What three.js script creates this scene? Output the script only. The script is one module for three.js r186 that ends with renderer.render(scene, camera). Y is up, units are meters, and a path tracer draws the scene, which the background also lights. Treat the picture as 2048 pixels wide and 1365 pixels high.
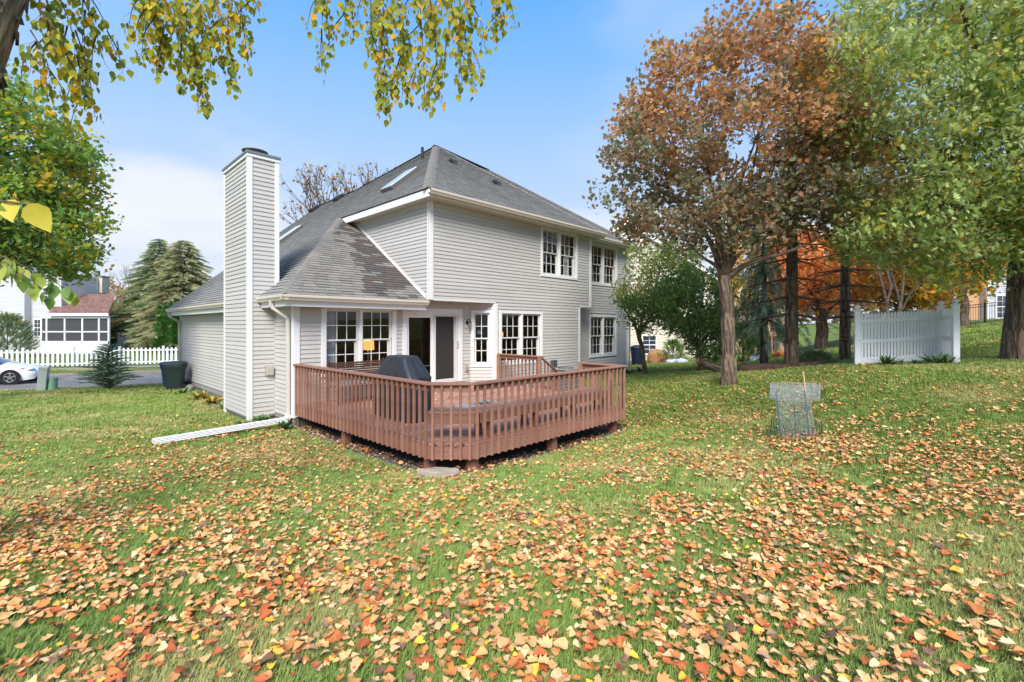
import * as THREE from 'three';
import { mergeGeometries } from 'three/addons/utils/BufferGeometryUtils.js';
import { RoundedBoxGeometry } from 'three/addons/geometries/RoundedBoxGeometry.js';

// ------------------------------------------------------------------ camera, sky, sun, exposure
const scene = new THREE.Scene();
const EYE = 2.25, FOC = 934.6, CX = 1024, HZ = 652;         // eye height; focal length, centre column and horizon row of the photograph
const camera = new THREE.PerspectiveCamera(2 * Math.atan(682.5 / FOC) * 180 / Math.PI, 2048 / 1365, 0.1, 600);
camera.setViewOffset(2048, 1365, 0, 682.5 - HZ, 2048, 1365);
camera.position.set(0, EYE, 0);
camera.lookAt(0, EYE, -1);
const renderer = new THREE.WebGLRenderer({ antialias: true });
renderer.setSize(1024, 682);
renderer.toneMapping = THREE.LinearToneMapping;
renderer.toneMappingExposure = 1.36;
renderer.shadowMap.enabled = true;
const SUNDIR = new THREE.Vector3(-0.04, 0.70, 0.71).normalize();
const sun = new THREE.DirectionalLight(new THREE.Color(1, 0.955, 0.89), 4.2);
sun.name = 'sun'; sun.position.copy(SUNDIR).multiplyScalar(80); sun.castShadow = true; sun.shadow.radius = 55;
sun.shadow.mapSize.set(4096, 4096);
Object.assign(sun.shadow.camera, { left: -45, right: 45, top: 45, bottom: -45, near: 1, far: 200 });
scene.add(sun); scene.add(sun.target);

// noise
function hash(x, y, z = 0) { let h = Math.imul(x | 0, 374761393) ^ Math.imul(y | 0, 668265263) ^ Math.imul(z | 0, 2147483647 ^ 0x5bd1e995); h = Math.imul(h ^ (h >>> 13), 1274126177); h ^= h >>> 16; return (h >>> 0) / 4294967296; }
const sm = (t) => t * t * (3 - 2 * t), mix = (a, b, t) => a + (b - a) * t, clamp = (x, a = 0, b = 1) => Math.min(b, Math.max(a, x));
const sstep = (a, b, x) => sm(clamp((x - a) / (b - a)));
function noise(x, y, z = 0, wrap = 0) {
  const X = Math.floor(x), Y = Math.floor(y), Z = Math.floor(z), fx = sm(x - X), fy = sm(y - Y), fz = sm(z - Z), w = (n) => wrap ? ((n % wrap) + wrap) % wrap : n;
  const h = (i, j, k) => hash(w(X + i), w(Y + j), Z + k), l = (k) => mix(mix(h(0, 0, k), h(1, 0, k), fx), mix(h(0, 1, k), h(1, 1, k), fx), fy);
  return fz ? mix(l(0), l(1), fz) : l(0);
}
function fbm(x, y, z = 0, oct = 4, wrap = 0) { let s = 0, a = 0.5, f = 1; for (let i = 0; i < oct; i++) { s += a * noise(x * f, y * f, z * f + i * 7, wrap * f); a *= 0.5; f *= 2; } return s / (1 - Math.pow(0.5, oct)); }
function rng(seed) { let s = seed >>> 0; return () => { s = (s + 0x6d2b79f5) | 0; let t = Math.imul(s ^ (s >>> 15), 1 | s); t = (t + Math.imul(t ^ (t >>> 7), 61 | t)) ^ t; return ((t ^ (t >>> 14)) >>> 0) / 4294967296; }; }
const lin = (r, g, b) => new THREE.Color().setRGB(r / 255, g / 255, b / 255, THREE.SRGBColorSpace);

// sky
{
  const W = 2048, Hh = 1024, data = new Float32Array(W * Hh * 4);
  const stops = [[-90, 150, 160, 165], [-4, 205, 214, 222], [0, 226, 234, 246], [6, 222, 233, 250], [15, 190, 217, 252], [23.5, 160, 203, 255], [29, 136, 192, 255], [35, 108, 179, 255], [50, 86, 160, 248], [90, 66, 138, 232]]
    .map(([e, r, g, b]) => { const c = lin(r, g, b); return [e, c.r, c.g, c.b]; });
  const white = lin(246, 247, 252);
  for (let j = 0; j < Hh; j++) {
    const el = ((j + 0.5) / Hh - 0.5) * Math.PI, deg = el * 180 / Math.PI;
    let k = 0; while (k < stops.length - 2 && deg > stops[k + 1][0]) k++;
    const A = stops[k], B = stops[k + 1], t = clamp((deg - A[0]) / (B[0] - A[0]));
    for (let i = 0; i < W; i++) {
      const az = ((i + 0.5) / W - 0.5) * 2 * Math.PI, x = Math.cos(az) * Math.cos(el), z = Math.sin(az) * Math.cos(el), y = Math.sin(el), o = (j * W + i) * 4;
      let c = 0;
      if (y > 0) {
        const s = 1 / (y + 0.16), n = fbm(x * s * 1.3 + 3, z * s * 1.3 + 9, 0.5, 6), q = fbm(x * s * 0.5 + 11, z * s * 0.5 + 4, 2.5, 3);
        c = sstep(0.50, 0.78, n * 0.55 + q * 0.45 + 0.06 * sstep(0.62, 0.85, y)) * 0.75;
        const a = Math.atan2(x, -z) * 180 / Math.PI;                             // the long bank of cloud low over the left of the house
        c = Math.max(c, 0.8 * sstep(0.28, 0.85, (0.35 + fbm(a * 0.09, deg * 0.30, 4, 5)) * Math.exp(-Math.pow((a + 37) / 14, 2)) * Math.exp(-Math.pow((deg - 11.5 - 0.09 * (a + 37)) / 5.5, 2))));
        c = Math.max(c, 0.6 * sstep(0.45, 0.8, fbm(a * 0.06 + 40, deg * 0.22, 8, 5) * 1.35 * Math.exp(-Math.pow((deg - 10) / 6, 2))));
        c *= sstep(-1, 4, deg);
      }
      data[o] = mix(mix(A[1], B[1], t), white.r, c); data[o + 1] = mix(mix(A[2], B[2], t), white.g, c); data[o + 2] = mix(mix(A[3], B[3], t), white.b, c); for (let k3 = 0; k3 < 3; k3++) data[o + k3] /= 1.3; data[o + 3] = 1;
    }
  }
  const tex = new THREE.DataTexture(data, W, Hh, THREE.RGBAFormat, THREE.FloatType);
  tex.mapping = THREE.EquirectangularReflectionMapping; tex.magFilter = tex.minFilter = THREE.LinearFilter; tex.wrapS = THREE.RepeatWrapping; tex.needsUpdate = true;
  scene.background = tex; scene.environment = tex;
}

// ------------------------------------------------------------------ helpers
const V3 = (x, y, z) => new THREE.Vector3(x, y, z);
const names = {};
function numbered(n) { const k = (names[n] = (names[n] ?? -1) + 1); return k ? n + '_' + String(k).padStart(3, '0') : n; }
function shade(o) { o.traverse((m) => { if (m.isMesh) { m.castShadow = true; m.receiveShadow = true; } }); return o; }
function top(o, name, label, category, group, kind) { o.name = numbered(name); if (label) o.userData.label = label; if (category) o.userData.category = category; if (group) o.userData.group = group; if (kind) o.userData.kind = kind; scene.add(o); return shade(o); }
function G(name, label, category, group, p, ry = 0) { const g = new THREE.Group(); if (p) g.position.copy(p); g.rotation.y = ry; return top(g, name, label, category, group); }
function part(parent, name, geo, mat, p, r, s) { const m = new THREE.Mesh(geo, mat); m.name = name; if (p) m.position.set(...p); if (r) m.rotation.set(...r); if (s) m.scale.set(...s); m.castShadow = m.receiveShadow = true; parent.add(m); return m; }
function sub(parent, name, p, r) { const g = new THREE.Group(); g.name = name; if (p) g.position.set(...p); if (r) g.rotation.set(...r); parent.add(g); return g; }
function dup(o, name, label) { const c = o.clone(); c.name = numbered(name ?? o.name); c.userData = { ...o.userData }; if (label) c.userData.label = label; scene.add(c); return c; }
const BOX = new THREE.BoxGeometry(1, 1, 1), cacheB = {};
function bev(w, h, d, b = 0.006) { const k = [w, h, d, b].map((x) => x.toFixed(4)).join(); return cacheB[k] ??= new RoundedBoxGeometry(w, h, d, 1, Math.min(b, w / 2.2, h / 2.2, d / 2.2)); }
// a box given by its two corners
function bar(parent, name, mat, x0, y0, z0, x1, y1, z1, b = 0) { const w = x1 - x0, h = y1 - y0, d = z1 - z0, c = [(x0 + x1) / 2, (y0 + y1) / 2, (z0 + z1) / 2]; return b ? part(parent, name, bev(w, h, d, b), mat, c) : part(parent, name, BOX, mat, c, null, [w, h, d]); }
// a square bar between two points
function beam(parent, name, mat, a, c, w, h, b = 0.006) { const A = V3(...a), C = V3(...c), L = A.distanceTo(C), m = part(parent, name, bev(w, h, L, b), mat); m.position.copy(A).lerp(C, 0.5); m.lookAt(m.position.clone().add(C.clone().sub(A))); m.quaternion.setFromRotationMatrix(new THREE.Matrix4().lookAt(C, A, V3(0, 1, 0))); return m; }
function buf(pos, idx, uv, col) { const g = new THREE.BufferGeometry(); g.setAttribute('position', new THREE.Float32BufferAttribute(pos, 3)); if (uv) g.setAttribute('uv', new THREE.Float32BufferAttribute(uv, 2)); if (col) g.setAttribute('color', new THREE.Float32BufferAttribute(col, 3)); if (idx) g.setIndex(idx); g.computeVertexNormals(); return g; }
// tapered tube through points with a radius each
function tube(pts, rad, sides = 7, knob = 0) {
  const n = pts.length, pos = [], idx = [], uv = []; let along = 0;
  for (let i = 0; i < n; i++) {
    const t = pts[Math.min(i + 1, n - 1)].clone().sub(pts[Math.max(i - 1, 0)]).normalize(), a = Math.abs(t.y) > 0.9 ? V3(1, 0, 0) : V3(0, 1, 0), e = a.clone().cross(t).normalize(), f = t.clone().cross(e);
    if (i) along += pts[i].distanceTo(pts[i - 1]);
    for (let k = 0; k <= sides; k++) {
      const q = k / sides * 2 * Math.PI, r = rad[i] * (1 + (knob ? knob * (noise(Math.cos(q) * 1.7 + 5, Math.sin(q) * 1.7 + 5, along * 1.4) - 0.5) : 0)), p = pts[i].clone().addScaledVector(e, Math.cos(q) * r).addScaledVector(f, Math.sin(q) * r);
      pos.push(p.x, p.y, p.z); uv.push(k / sides * Math.max(0.3, rad[0] * 6.3), along);
      if (i && k < sides) { const b = i * (sides + 1) + k, d = b - sides - 1; idx.push(d, d + 1, b, d + 1, b + 1, b); }
    }
  }
  return buf(pos, idx, uv);
}
function merge(list) { return list.length ? mergeGeometries(list.map((g) => g.index ? g.toNonIndexed() : g).map((g) => { for (const k of Object.keys(g.attributes)) if (!['position', 'normal', 'uv', 'color'].includes(k)) g.deleteAttribute(k); return g; })) : null; }
// world position of a pixel of the photograph at a depth, and of a point on the ground below it
const at = (px, py, d) => V3((px - CX) / FOC * d, EYE + (HZ - py) / FOC * d, -d);

// ------------------------------------------------------------------ materials
function texOf(n, fn, srgb, rx = 1, ry = 1) {
  const d = new Uint8Array(n * n * 4);
  for (let j = 0; j < n; j++) for (let i = 0; i < n; i++) { const c = fn(i / n, j / n, i, j), o = (j * n + i) * 4; for (let k = 0; k < 3; k++) d[o + k] = clamp(Array.isArray(c) ? c[k] : c) * 255; d[o + 3] = 255; }
  const t = new THREE.DataTexture(d, n, n); t.wrapS = t.wrapT = THREE.RepeatWrapping; t.magFilter = THREE.LinearFilter; t.minFilter = THREE.LinearMipmapLinearFilter; t.generateMipmaps = true; t.repeat.set(rx, ry); if (srgb) t.colorSpace = THREE.SRGBColorSpace; t.needsUpdate = true; return t;
}
const std = (c, rough = 0.8, o = {}) => new THREE.MeshStandardMaterial({ color: c, roughness: rough, ...o });
const barkTex = texOf(256, (u, v) => { const r = fbm(u * 14, v * 3.5, 1, 4, 14), k = fbm(u * 40, v * 10, 5, 3, 40); const s = 0.5 + 0.5 * sstep(0.25, 0.75, r) * (0.6 + 0.5 * k); return [s, s * 0.97, s * 0.93]; }, true);
const barkBump = texOf(256, (u, v) => sstep(0.3, 0.72, fbm(u * 14, v * 3.5, 1, 4, 14)) * 0.8 + 0.2 * fbm(u * 40, v * 10, 5, 3, 40));
const woodTex = texOf(256, (u, v) => { const g = fbm(u * 3, v * 40, 3, 4, 0), k = fbm(u * 1.5, v * 5, 7, 3); const s = 0.74 + 0.22 * g + 0.16 * (k - 0.5); return [s, s * 0.985, s * 0.97]; }, true);
const roughBump = texOf(256, (u, v) => fbm(u * 32, v * 32, 2, 4, 32));
const concTex = texOf(256, (u, v) => { const s = 0.72 + 0.3 * (fbm(u * 6, v * 6, 2, 5, 6) - 0.5) + 0.22 * (hash(u * 256, v * 256) - 0.5); return [s, s, s]; }, true);
const M = {
  siding: [0, 1, 2].map((i) => std(lin(190 + i * 3, 186 + i * 3, 180 + i * 3), 0.55)),
  trim: std(lin(232, 231, 229), 0.5), cream: std(lin(226, 216, 198), 0.45), white: std(lin(236, 236, 236), 0.5), vinyl: std(lin(240, 240, 240), 0.35),
  core: std(lin(150, 147, 144), 0.9), sash: std(lin(214, 212, 208), 0.45), soffit: std(lin(205, 196, 184), 0.7), grid: std(lin(238, 237, 233), 0.4),
  glass: new THREE.MeshPhysicalMaterial({ color: 0xffffff, roughness: 0.02, transmission: 1, thickness: 0, ior: 1.5 }),
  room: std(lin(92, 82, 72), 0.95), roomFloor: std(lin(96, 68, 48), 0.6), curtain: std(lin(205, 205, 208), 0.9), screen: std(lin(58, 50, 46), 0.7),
  shingle: std(0xffffff, 0.95, { vertexColors: true, bumpMap: roughBump, bumpScale: 0.004 }), roofDeck: std(lin(88, 86, 84), 0.95),
  shTab: [lin(134, 129, 121), lin(128, 124, 117), lin(140, 134, 125), lin(122, 118, 112), lin(131, 125, 116)].map((c) => std(c, 0.95, { bumpMap: roughBump, bumpScale: 0.004 })),
  shDark: [lin(92, 86, 82), lin(96, 84, 78), lin(84, 81, 78)].map((c) => std(c, 0.95, { bumpMap: roughBump, bumpScale: 0.004 })),
  conc: std(lin(150, 140, 126), 0.95, { map: concTex, bumpMap: concTex, bumpScale: 0.006 }), road: std(lin(160, 156, 154), 0.95, { map: concTex, bumpMap: roughBump, bumpScale: 0.003 }), kerb: std(lin(188, 178, 166), 0.95, { map: concTex }),
  deck: [lin(196, 148, 130), lin(186, 138, 120), lin(202, 156, 138), lin(180, 132, 114)].map((c) => std(c, 0.85, { map: woodTex, bumpMap: woodTex, bumpScale: 0.003 })),
  rail: [lin(178, 130, 110), lin(168, 120, 100), lin(188, 141, 121)].map((c) => std(c, 0.75, { map: woodTex, bumpMap: woodTex, bumpScale: 0.002 })),
  cap: std(lin(180, 132, 112), 0.75, { map: woodTex, bumpMap: woodTex, bumpScale: 0.002 }), dark: std(lin(38, 38, 40), 0.6), black: std(lin(24, 24, 26), 0.45),
  metal: std(lin(150, 152, 155), 0.4, { metalness: 0.8 }), grey: std(lin(120, 122, 124), 0.7),
  bark: std(lin(150, 132, 116), 0.95, { map: barkTex, bumpMap: barkBump, bumpScale: 0.03 }), barkDark: std(lin(142, 124, 108), 0.95, { map: barkTex, bumpMap: barkBump, bumpScale: 0.025 }), barkBirch: std(lin(206, 188, 172), 0.95, { map: barkTex, bumpMap: barkBump, bumpScale: 0.03 }), twig: std(lin(96, 82, 72), 0.95),
  leaf: new THREE.MeshPhysicalMaterial({ color: 0xffffff, roughness: 1, transmission: 0.52, vertexColors: true, thickness: 0, side: THREE.DoubleSide }),
  dryLeaf: std(0xffffff, 0.8, { side: THREE.DoubleSide }), blade: std(0xffffff, 0.7, { side: THREE.DoubleSide }), needle: std(0xffffff, 0.85, { side: THREE.DoubleSide }),
};

// ------------------------------------------------------------------ terrain
const ANG = Math.atan((1930 - 1024) / FOC), sA = Math.sin(ANG), cA = Math.cos(ANG), KX = -2.16713, KD = 12.35, HROT = Math.PI / 2 - ANG;
const wx = (u, v) => KX + u * sA - v * cA, wd = (u, v) => KD + u * cA + v * sA;        // house plan (u along the rear wall, v into the house) to world
const W = (u, y, v) => V3(wx(u, v), y, -wd(u, v));
const uvOf = (x, d) => [(x - KX) * sA + (d - KD) * cA, -(x - KX) * cA + (d - KD) * sA];
const SDX = 0.914, SDD = 0.407, SO = [-13.0, 21.6];                                      // street direction and a point on its near kerb
const streetT = (x, d) => -(x - SO[0]) * SDD + (d - SO[1]) * SDX;                         // distance beyond the near kerb
const ctrl = [[0, 0, .62], [0, 2.2, .58], [-3, 2.2, .5], [3, 2.5, .66], [-.6, 6.9, .06], [-6.06, 10.75, 0], [-4.8, 10.4, -.02], [-12.8, 18.1, -.04], [5.06, 20.57, .2], [3, 10, .05], [1.5, 8, .07], [5.4, 11.7, .75], [4.25, 7, .55], [8.87, 12, 1.22], [10.8, 11.4, 1.33], [12, 11, 1.42], [29, 28, 2.5], [20, 20, 1.95], [9, 15, .95], [12.2, 16, 1.05], [12, 22, .66], [18, 27, .85], [8, 27, .14], [-6.3, 8.3, .1], [-8, 7, .2], [-20.8, 19, -.15], [-9, 3, .45], [9, 4, 1.15], [16, 6, 1.7], [-16, 10, .15], [-25, 26, -.3], [-14, 30, -.3], [-32, 36, -.3], [-20, 48, -.3], [0, 45, -.1], [20, 50, .8], [45, 50, 2.8], [0, 90, 0], [-60, 70, -.4], [60, 100, 2.5], [-40, 5, .2], [45, 8, 2.9], [0, -12, 1.2], [25, -10, 2], [-25, -10, .8], [0, 140, 1], [-90, 120, 0], [100, 140, 3]];
const tps = (() => {
  const n = ctrl.length, N = n + 3, A = [], k = (r2) => r2 < 1e-9 ? 0 : r2 * Math.log(r2);
  for (let i = 0; i < n; i++) { const r = []; for (let j = 0; j < n; j++) r.push(i === j ? 2 : k((ctrl[i][0] - ctrl[j][0]) ** 2 + (ctrl[i][1] - ctrl[j][1]) ** 2)); r.push(1, ctrl[i][0], ctrl[i][1], ctrl[i][2]); A.push(r); }
  for (let q = 0; q < 3; q++) { const r = []; for (let j = 0; j < n; j++) r.push(q ? ctrl[j][q - 1] : 1); r.push(0, 0, 0, 0); A.push(r); }
  for (let i = 0; i < N; i++) { let p = i; for (let j = i + 1; j < N; j++) if (Math.abs(A[j][i]) > Math.abs(A[p][i])) p = j; [A[i], A[p]] = [A[p], A[i]]; for (let j = 0; j < N; j++) if (j !== i) { const f = A[j][i] / A[i][i]; if (f) for (let c = i; c <= N; c++) A[j][c] -= f * A[i][c]; } }
  const w = A.map((r, i) => r[N] / r[i]);
  return (x, d) => { let s = w[n] + w[n + 1] * x + w[n + 2] * d; for (let i = 0; i < n; i++) { const r2 = (x - ctrl[i][0]) ** 2 + (d - ctrl[i][1]) ** 2; if (r2 > 1e-9) s += w[i] * r2 * Math.log(r2); } return s; };
})();
function gh(x, d) {                                                                      // ground height
  let h = tps(clamp(x, -100, 110), clamp(d, -12, 150)) + 0.05 * (fbm(x * 0.35 + 50, d * 0.35 + 50, 0, 3) - 0.5);
  const t = streetT(x, d);
  if (x < 6 || d > 30) { const flat = sstep(-5, -1, t) * sstep(20, 6, x - (d - 20) * 0.8); h = mix(h, -0.32, flat * sstep(22, 14, t)); if (t > -0.25 && t < 8.25) h = mix(h, -0.62, flat); }
  return h;
}
const onG = (px, d, dy = 0) => { const x = (px - CX) / FOC * d; return V3(x, gh(x, d) + dy, -d); };
function inHouse(x, d, m = 0) { const [u, v] = uvOf(x, d); return (u > -3.3 - m && u < 11 + m && v > 0.53 - m && v < 12 + m) || (u > 2.3 - m && u < 6.7 + m && v > -m && v < 1) || (u > -3.9 - m && u < -3 && v > 1.65 - m && v < 3.58 + m); }
function inDeck(x, d, m = 0) { const [u, v] = uvOf(x, d); return u > -3.3 - m && u < 2.5 + m && v > -4.95 - m && v < 0.6 && u - v < 6.4 + m * 1.4 + 0; }
console.log('base ready');
// ------------------------------------------------------------------ the ground sheet, street and pavements
{
  const xs = [], ds = [];
  const step = (a) => a < 14 ? 0.28 : a < 30 ? 0.6 : a < 60 ? 1.6 : 5;
  for (let x = 0; x < 130; x += step(x)) { xs.push(x); if (x) xs.unshift(-x); }
  for (let d = -12; d < 170; d += step(Math.abs(d) * 0.9)) ds.push(d);
  const pos = [], idx = [], uv = [];
  ds.forEach((d, j) => xs.forEach((x, i) => { pos.push(x, gh(x, d), -d); uv.push(x, d); if (i && j) { const a = j * xs.length + i; idx.push(a - 1 - xs.length, a - xs.length, a - 1, a - xs.length, a, a - 1); } }));
  const g = buf(pos, idx, uv);
  const n1 = texOf(512, (u, v) => {
    const a = fbm(u * 5, v * 5, 1, 5, 5), b = fbm(u * 64, v * 64, 3, 3, 64), c = hash(u * 512, v * 512, 9), dry = sstep(0.5, 0.7, fbm(u * 9, v * 9, 6, 4, 9));
    const k = 0.55 + 0.5 * b + 0.35 * (c - 0.5);
    return [mix(0.40 + 0.1 * a, 0.60, dry * 0.6) * k, mix(0.50 + 0.08 * a, 0.56, dry * 0.6) * k, mix(0.22, 0.34, dry * 0.6) * k];
  }, true, 1 / 2.7, 1 / 2.7);
  const nb = texOf(256, (u, v) => 0.6 * fbm(u * 40, v * 40, 3, 3, 40) + 0.4 * hash(u * 256, v * 256, 9)); nb.repeat.set(1.3, 1.3);
  const m = new THREE.Mesh(g, std(0xffffff, 0.95, { map: n1, bumpMap: nb, bumpScale: 0.03 }));
  top(m, 'lawn_ground', 'green lawn sloping gently around the house', 'lawn', null, 'structure');
  // street: a strip along the street direction, a concrete kerb on either side and the far pavement
  const strip = (t0, t1, y, l0 = -70, l1 = 60) => { const p = [], q = [], w = []; const n = 40; for (let i = 0; i <= n; i++) { const l = mix(l0, l1, i / n); for (const t of [t0, t1]) { p.push(SO[0] + SDX * l - SDD * t, y, -(SO[1] + SDD * l + SDX * t)); w.push(l / 3, t / 3); } if (i) { const a = i * 2; q.push(a - 2, a, a - 1, a, a + 1, a - 1); } } return buf(p, q, w); };
  const L0 = -60, L1 = 16;
  top(new THREE.Mesh(strip(0, 8, -0.46, L0, L1), M.road), 'street', 'pale worn residential street past the garage', 'street', null, 'structure');
  const kerb = (t, nm, lb) => { const s = new THREE.Mesh(new THREE.BoxGeometry(L1 - L0, 0.5, 0.22), M.kerb); const l = (L0 + L1) / 2, tt = t; s.position.set(SO[0] + SDX * l - SDD * tt, -0.55, -(SO[1] + SDD * l + SDX * tt)); s.rotation.y = Math.atan2(SDD, SDX); top(s, nm, lb, 'kerb', null, 'structure'); };
  kerb(-0.1, 'kerb', 'concrete kerb along the near side of the street'); kerb(8.1, 'kerb', 'concrete kerb along the far side of the street');
  top(new THREE.Mesh(strip(10.3, 11.7, -0.30, L0, L1), M.kerb), 'pavement', 'narrow concrete pavement beyond the street', 'pavement', null, 'structure');
}

// ------------------------------------------------------------------ the house
const house = G('house', 'grey clapboard two storey house with shingled hip roof and tall chimney', 'house', null, V3(KX, 0, -KD), HROT);
const PL = 0.1016, plankGeo = (() => { const s = [[0, 0], [0.021, 0], [0.0205, 0.012], [0.006, PL], [0, PL]], pos = [], idx = []; for (const x of [-0.5, 0.5]) for (const [z, y] of s) pos.push(x, y, z); const n = s.length; for (let i = 0; i < n; i++) { const j = (i + 1) % n; idx.push(i, j, i + n, j, j + n, i + n); } for (let i = 1; i < n - 1; i++) { idx.push(0, i + 1, i, n, n + i, n + i + 1); } const g = buf(pos, idx).toNonIndexed(); g.computeVertexNormals(); return g; })();
const RP = rng(5);
// clapboards on the local x-y face of a wall group, cut round the openings; clip(y) may give the span at a height
function planks(g, x0, x1, y0, y1, open = [], clip, mats = M.siding, geo = plankGeo, ph = PL) {
  for (let y = y0; y < y1 - 0.01; y += ph) {
    const h = Math.min(ph, y1 - y); let [a, b] = clip ? clip(y + ph / 2) : [x0, x1]; a = Math.max(a, x0); b = Math.min(b, x1); if (b - a < 0.02) continue;
    let runs = [[a, b]];
    for (const o of open) if (o[2] < y + h * 0.6 && o[3] > y + h * 0.4) runs = runs.flatMap(([p, q]) => [[p, Math.min(q, o[0])], [Math.max(p, o[1]), q]]).filter(([p, q]) => q - p > 0.01);
    for (const [p, q] of runs) { const cuts = [p]; let c = p + 1.2 + RP() * 2.6; while (q - p > 3.2 && c < q - 0.6) { cuts.push(c); c += 2.4 + RP() * 1.4; } cuts.push(q); for (let k = 0; k + 1 < cuts.length; k++) part(g, 'siding_plank', geo, mats[Math.floor(RP() * mats.length)], [(cuts[k] + cuts[k + 1]) / 2, y, 0.0005 + (k % 2) * 0.0012], null, [cuts[k + 1] - cuts[k] - (k + 2 < cuts.length ? 0.002 : 0), h / ph, 1]); }
  }
}
function core(g, outline, holes, mat = M.core, th = 0.1) { const s = new THREE.Shape(outline.map(([x, y]) => new THREE.Vector2(x, y))); for (const [a, b, c, d] of holes) s.holes.push(new THREE.Path([[a, c], [a, d], [b, d], [b, c]].map(([x, y]) => new THREE.Vector2(x, y)))); const e = new THREE.ExtrudeGeometry(s, { depth: th, bevelEnabled: false }); return part(g, 'wall_core', e, mat, [0, 0, -th]); }
const wallR = (name, v) => sub(house, name, [0, 0, -v]);                                    // faces the back garden, x = u
const wallL = (name, u) => sub(house, name, [u, 0, 0], [0, -Math.PI / 2, 0]);               // faces left, x = -v
// a double-hung window unit set: casing bounds, n units side by side, cols x rows of lights per sash
const paneG = new THREE.PlaneGeometry(1, 1);
function windowAt(base, x0, x1, y0, y1, n = 2, cols = 3, rows = 2, cw = 0.095, name = 'window', gm = M.glass) {
  const w = sub(house, name, base.position.toArray(), [0, base.rotation.y, 0]), T = M.trim;
  const c = (a, b, d, e) => bar(w, 'casing', T, a, b, -0.02, d, e, 0.04, 0.006);
  c(x0, y1 - cw, x1, y1); c(x0 - 0.0, y0, x1, y0 + cw); c(x0, y0 + cw + 0.001, x0 + cw, y1 - cw - 0.001); c(x1 - cw, y0 + cw + 0.001, x1, y1 - cw - 0.001);
  const ix0 = x0 + cw, ix1 = x1 - cw, iy0 = y0 + cw, iy1 = y1 - cw, mw = 0.07, uw = (ix1 - ix0 - mw * (n - 1)) / n;
  for (let k = 0; k < n; k++) {
    const a = ix0 + k * (uw + mw), b = a + uw; if (k) bar(w, 'mullion', T, a - mw, iy0, -0.06, a, iy1, 0.03, 0.005);
    const mid = (iy0 + iy1) / 2, st = 0.045;
    for (const [s0, s1, z, s] of [[mid - 0.02, iy1, -0.045, 0], [iy0, mid + 0.02, -0.085, 1]]) {
      const ins = s ? 0.022 : 0, p = a + ins, q = b - (s ? 0.05 : 0.022);
      if (s) { bar(w, 'jamb_liner', M.sash, q + 0.001, iy0, -0.10, b, mid, -0.03); bar(w, 'jamb_liner', M.sash, a, iy0, -0.10, p - 0.001, mid, -0.03); } else bar(w, 'jamb_liner', M.sash, q + 0.001, mid + 0.021, -0.08, b, iy1, -0.02);
      for (const [e, f, gg, h] of [[p, s0, q, s0 + st * (s ? 1.3 : 0.8)], [p, s1 - st, q, s1], [p, s0, p + st * 0.9, s1], [q - st * 0.9, s0, q, s1]]) bar(w, 'sash', M.sash, e, f, z - 0.018, gg, h, z + 0.018 + (e === p && gg === q ? 0.002 : 0), 0.004);
      const gx0 = p + st * 0.9, gx1 = q - st * 0.9, gy0 = s0 + st * (s ? 1.3 : 0.8), gy1 = s1 - st, dx = (gx1 - gx0) / cols, dy = (gy1 - gy0) / rows;
      for (let i = 1; i < cols; i++) bar(w, 'muntin', M.grid, gx0 + i * dx - 0.009, gy0, z - 0.004, gx0 + i * dx + 0.009, gy1, z + 0.006);
      for (let j = 1; j < rows; j++) bar(w, 'muntin', M.grid, gx0, gy0 + j * dy - 0.009, z - 0.006, gx1, gy0 + j * dy + 0.009, z + 0.0075);
      for (let i = 0; i < cols; i++) for (let j = 0; j < rows; j++) part(w, 'pane', paneG, gm, [gx0 + (i + 0.5) * dx, gy0 + (j + 0.5) * dy, z], null, [dx, dy, 1]);
    }
  }
  return w;
}
const FL = 0.67, SOF = 5.58, MID = 2.94, LOWE = 2.74;
const corner = (g, name, x0, y0, x1, y1, z0 = -0.02, z1 = 0.034) => bar(g, name, M.trim, x0, y0, z0, x1, y1, z1, 0.006);
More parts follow.
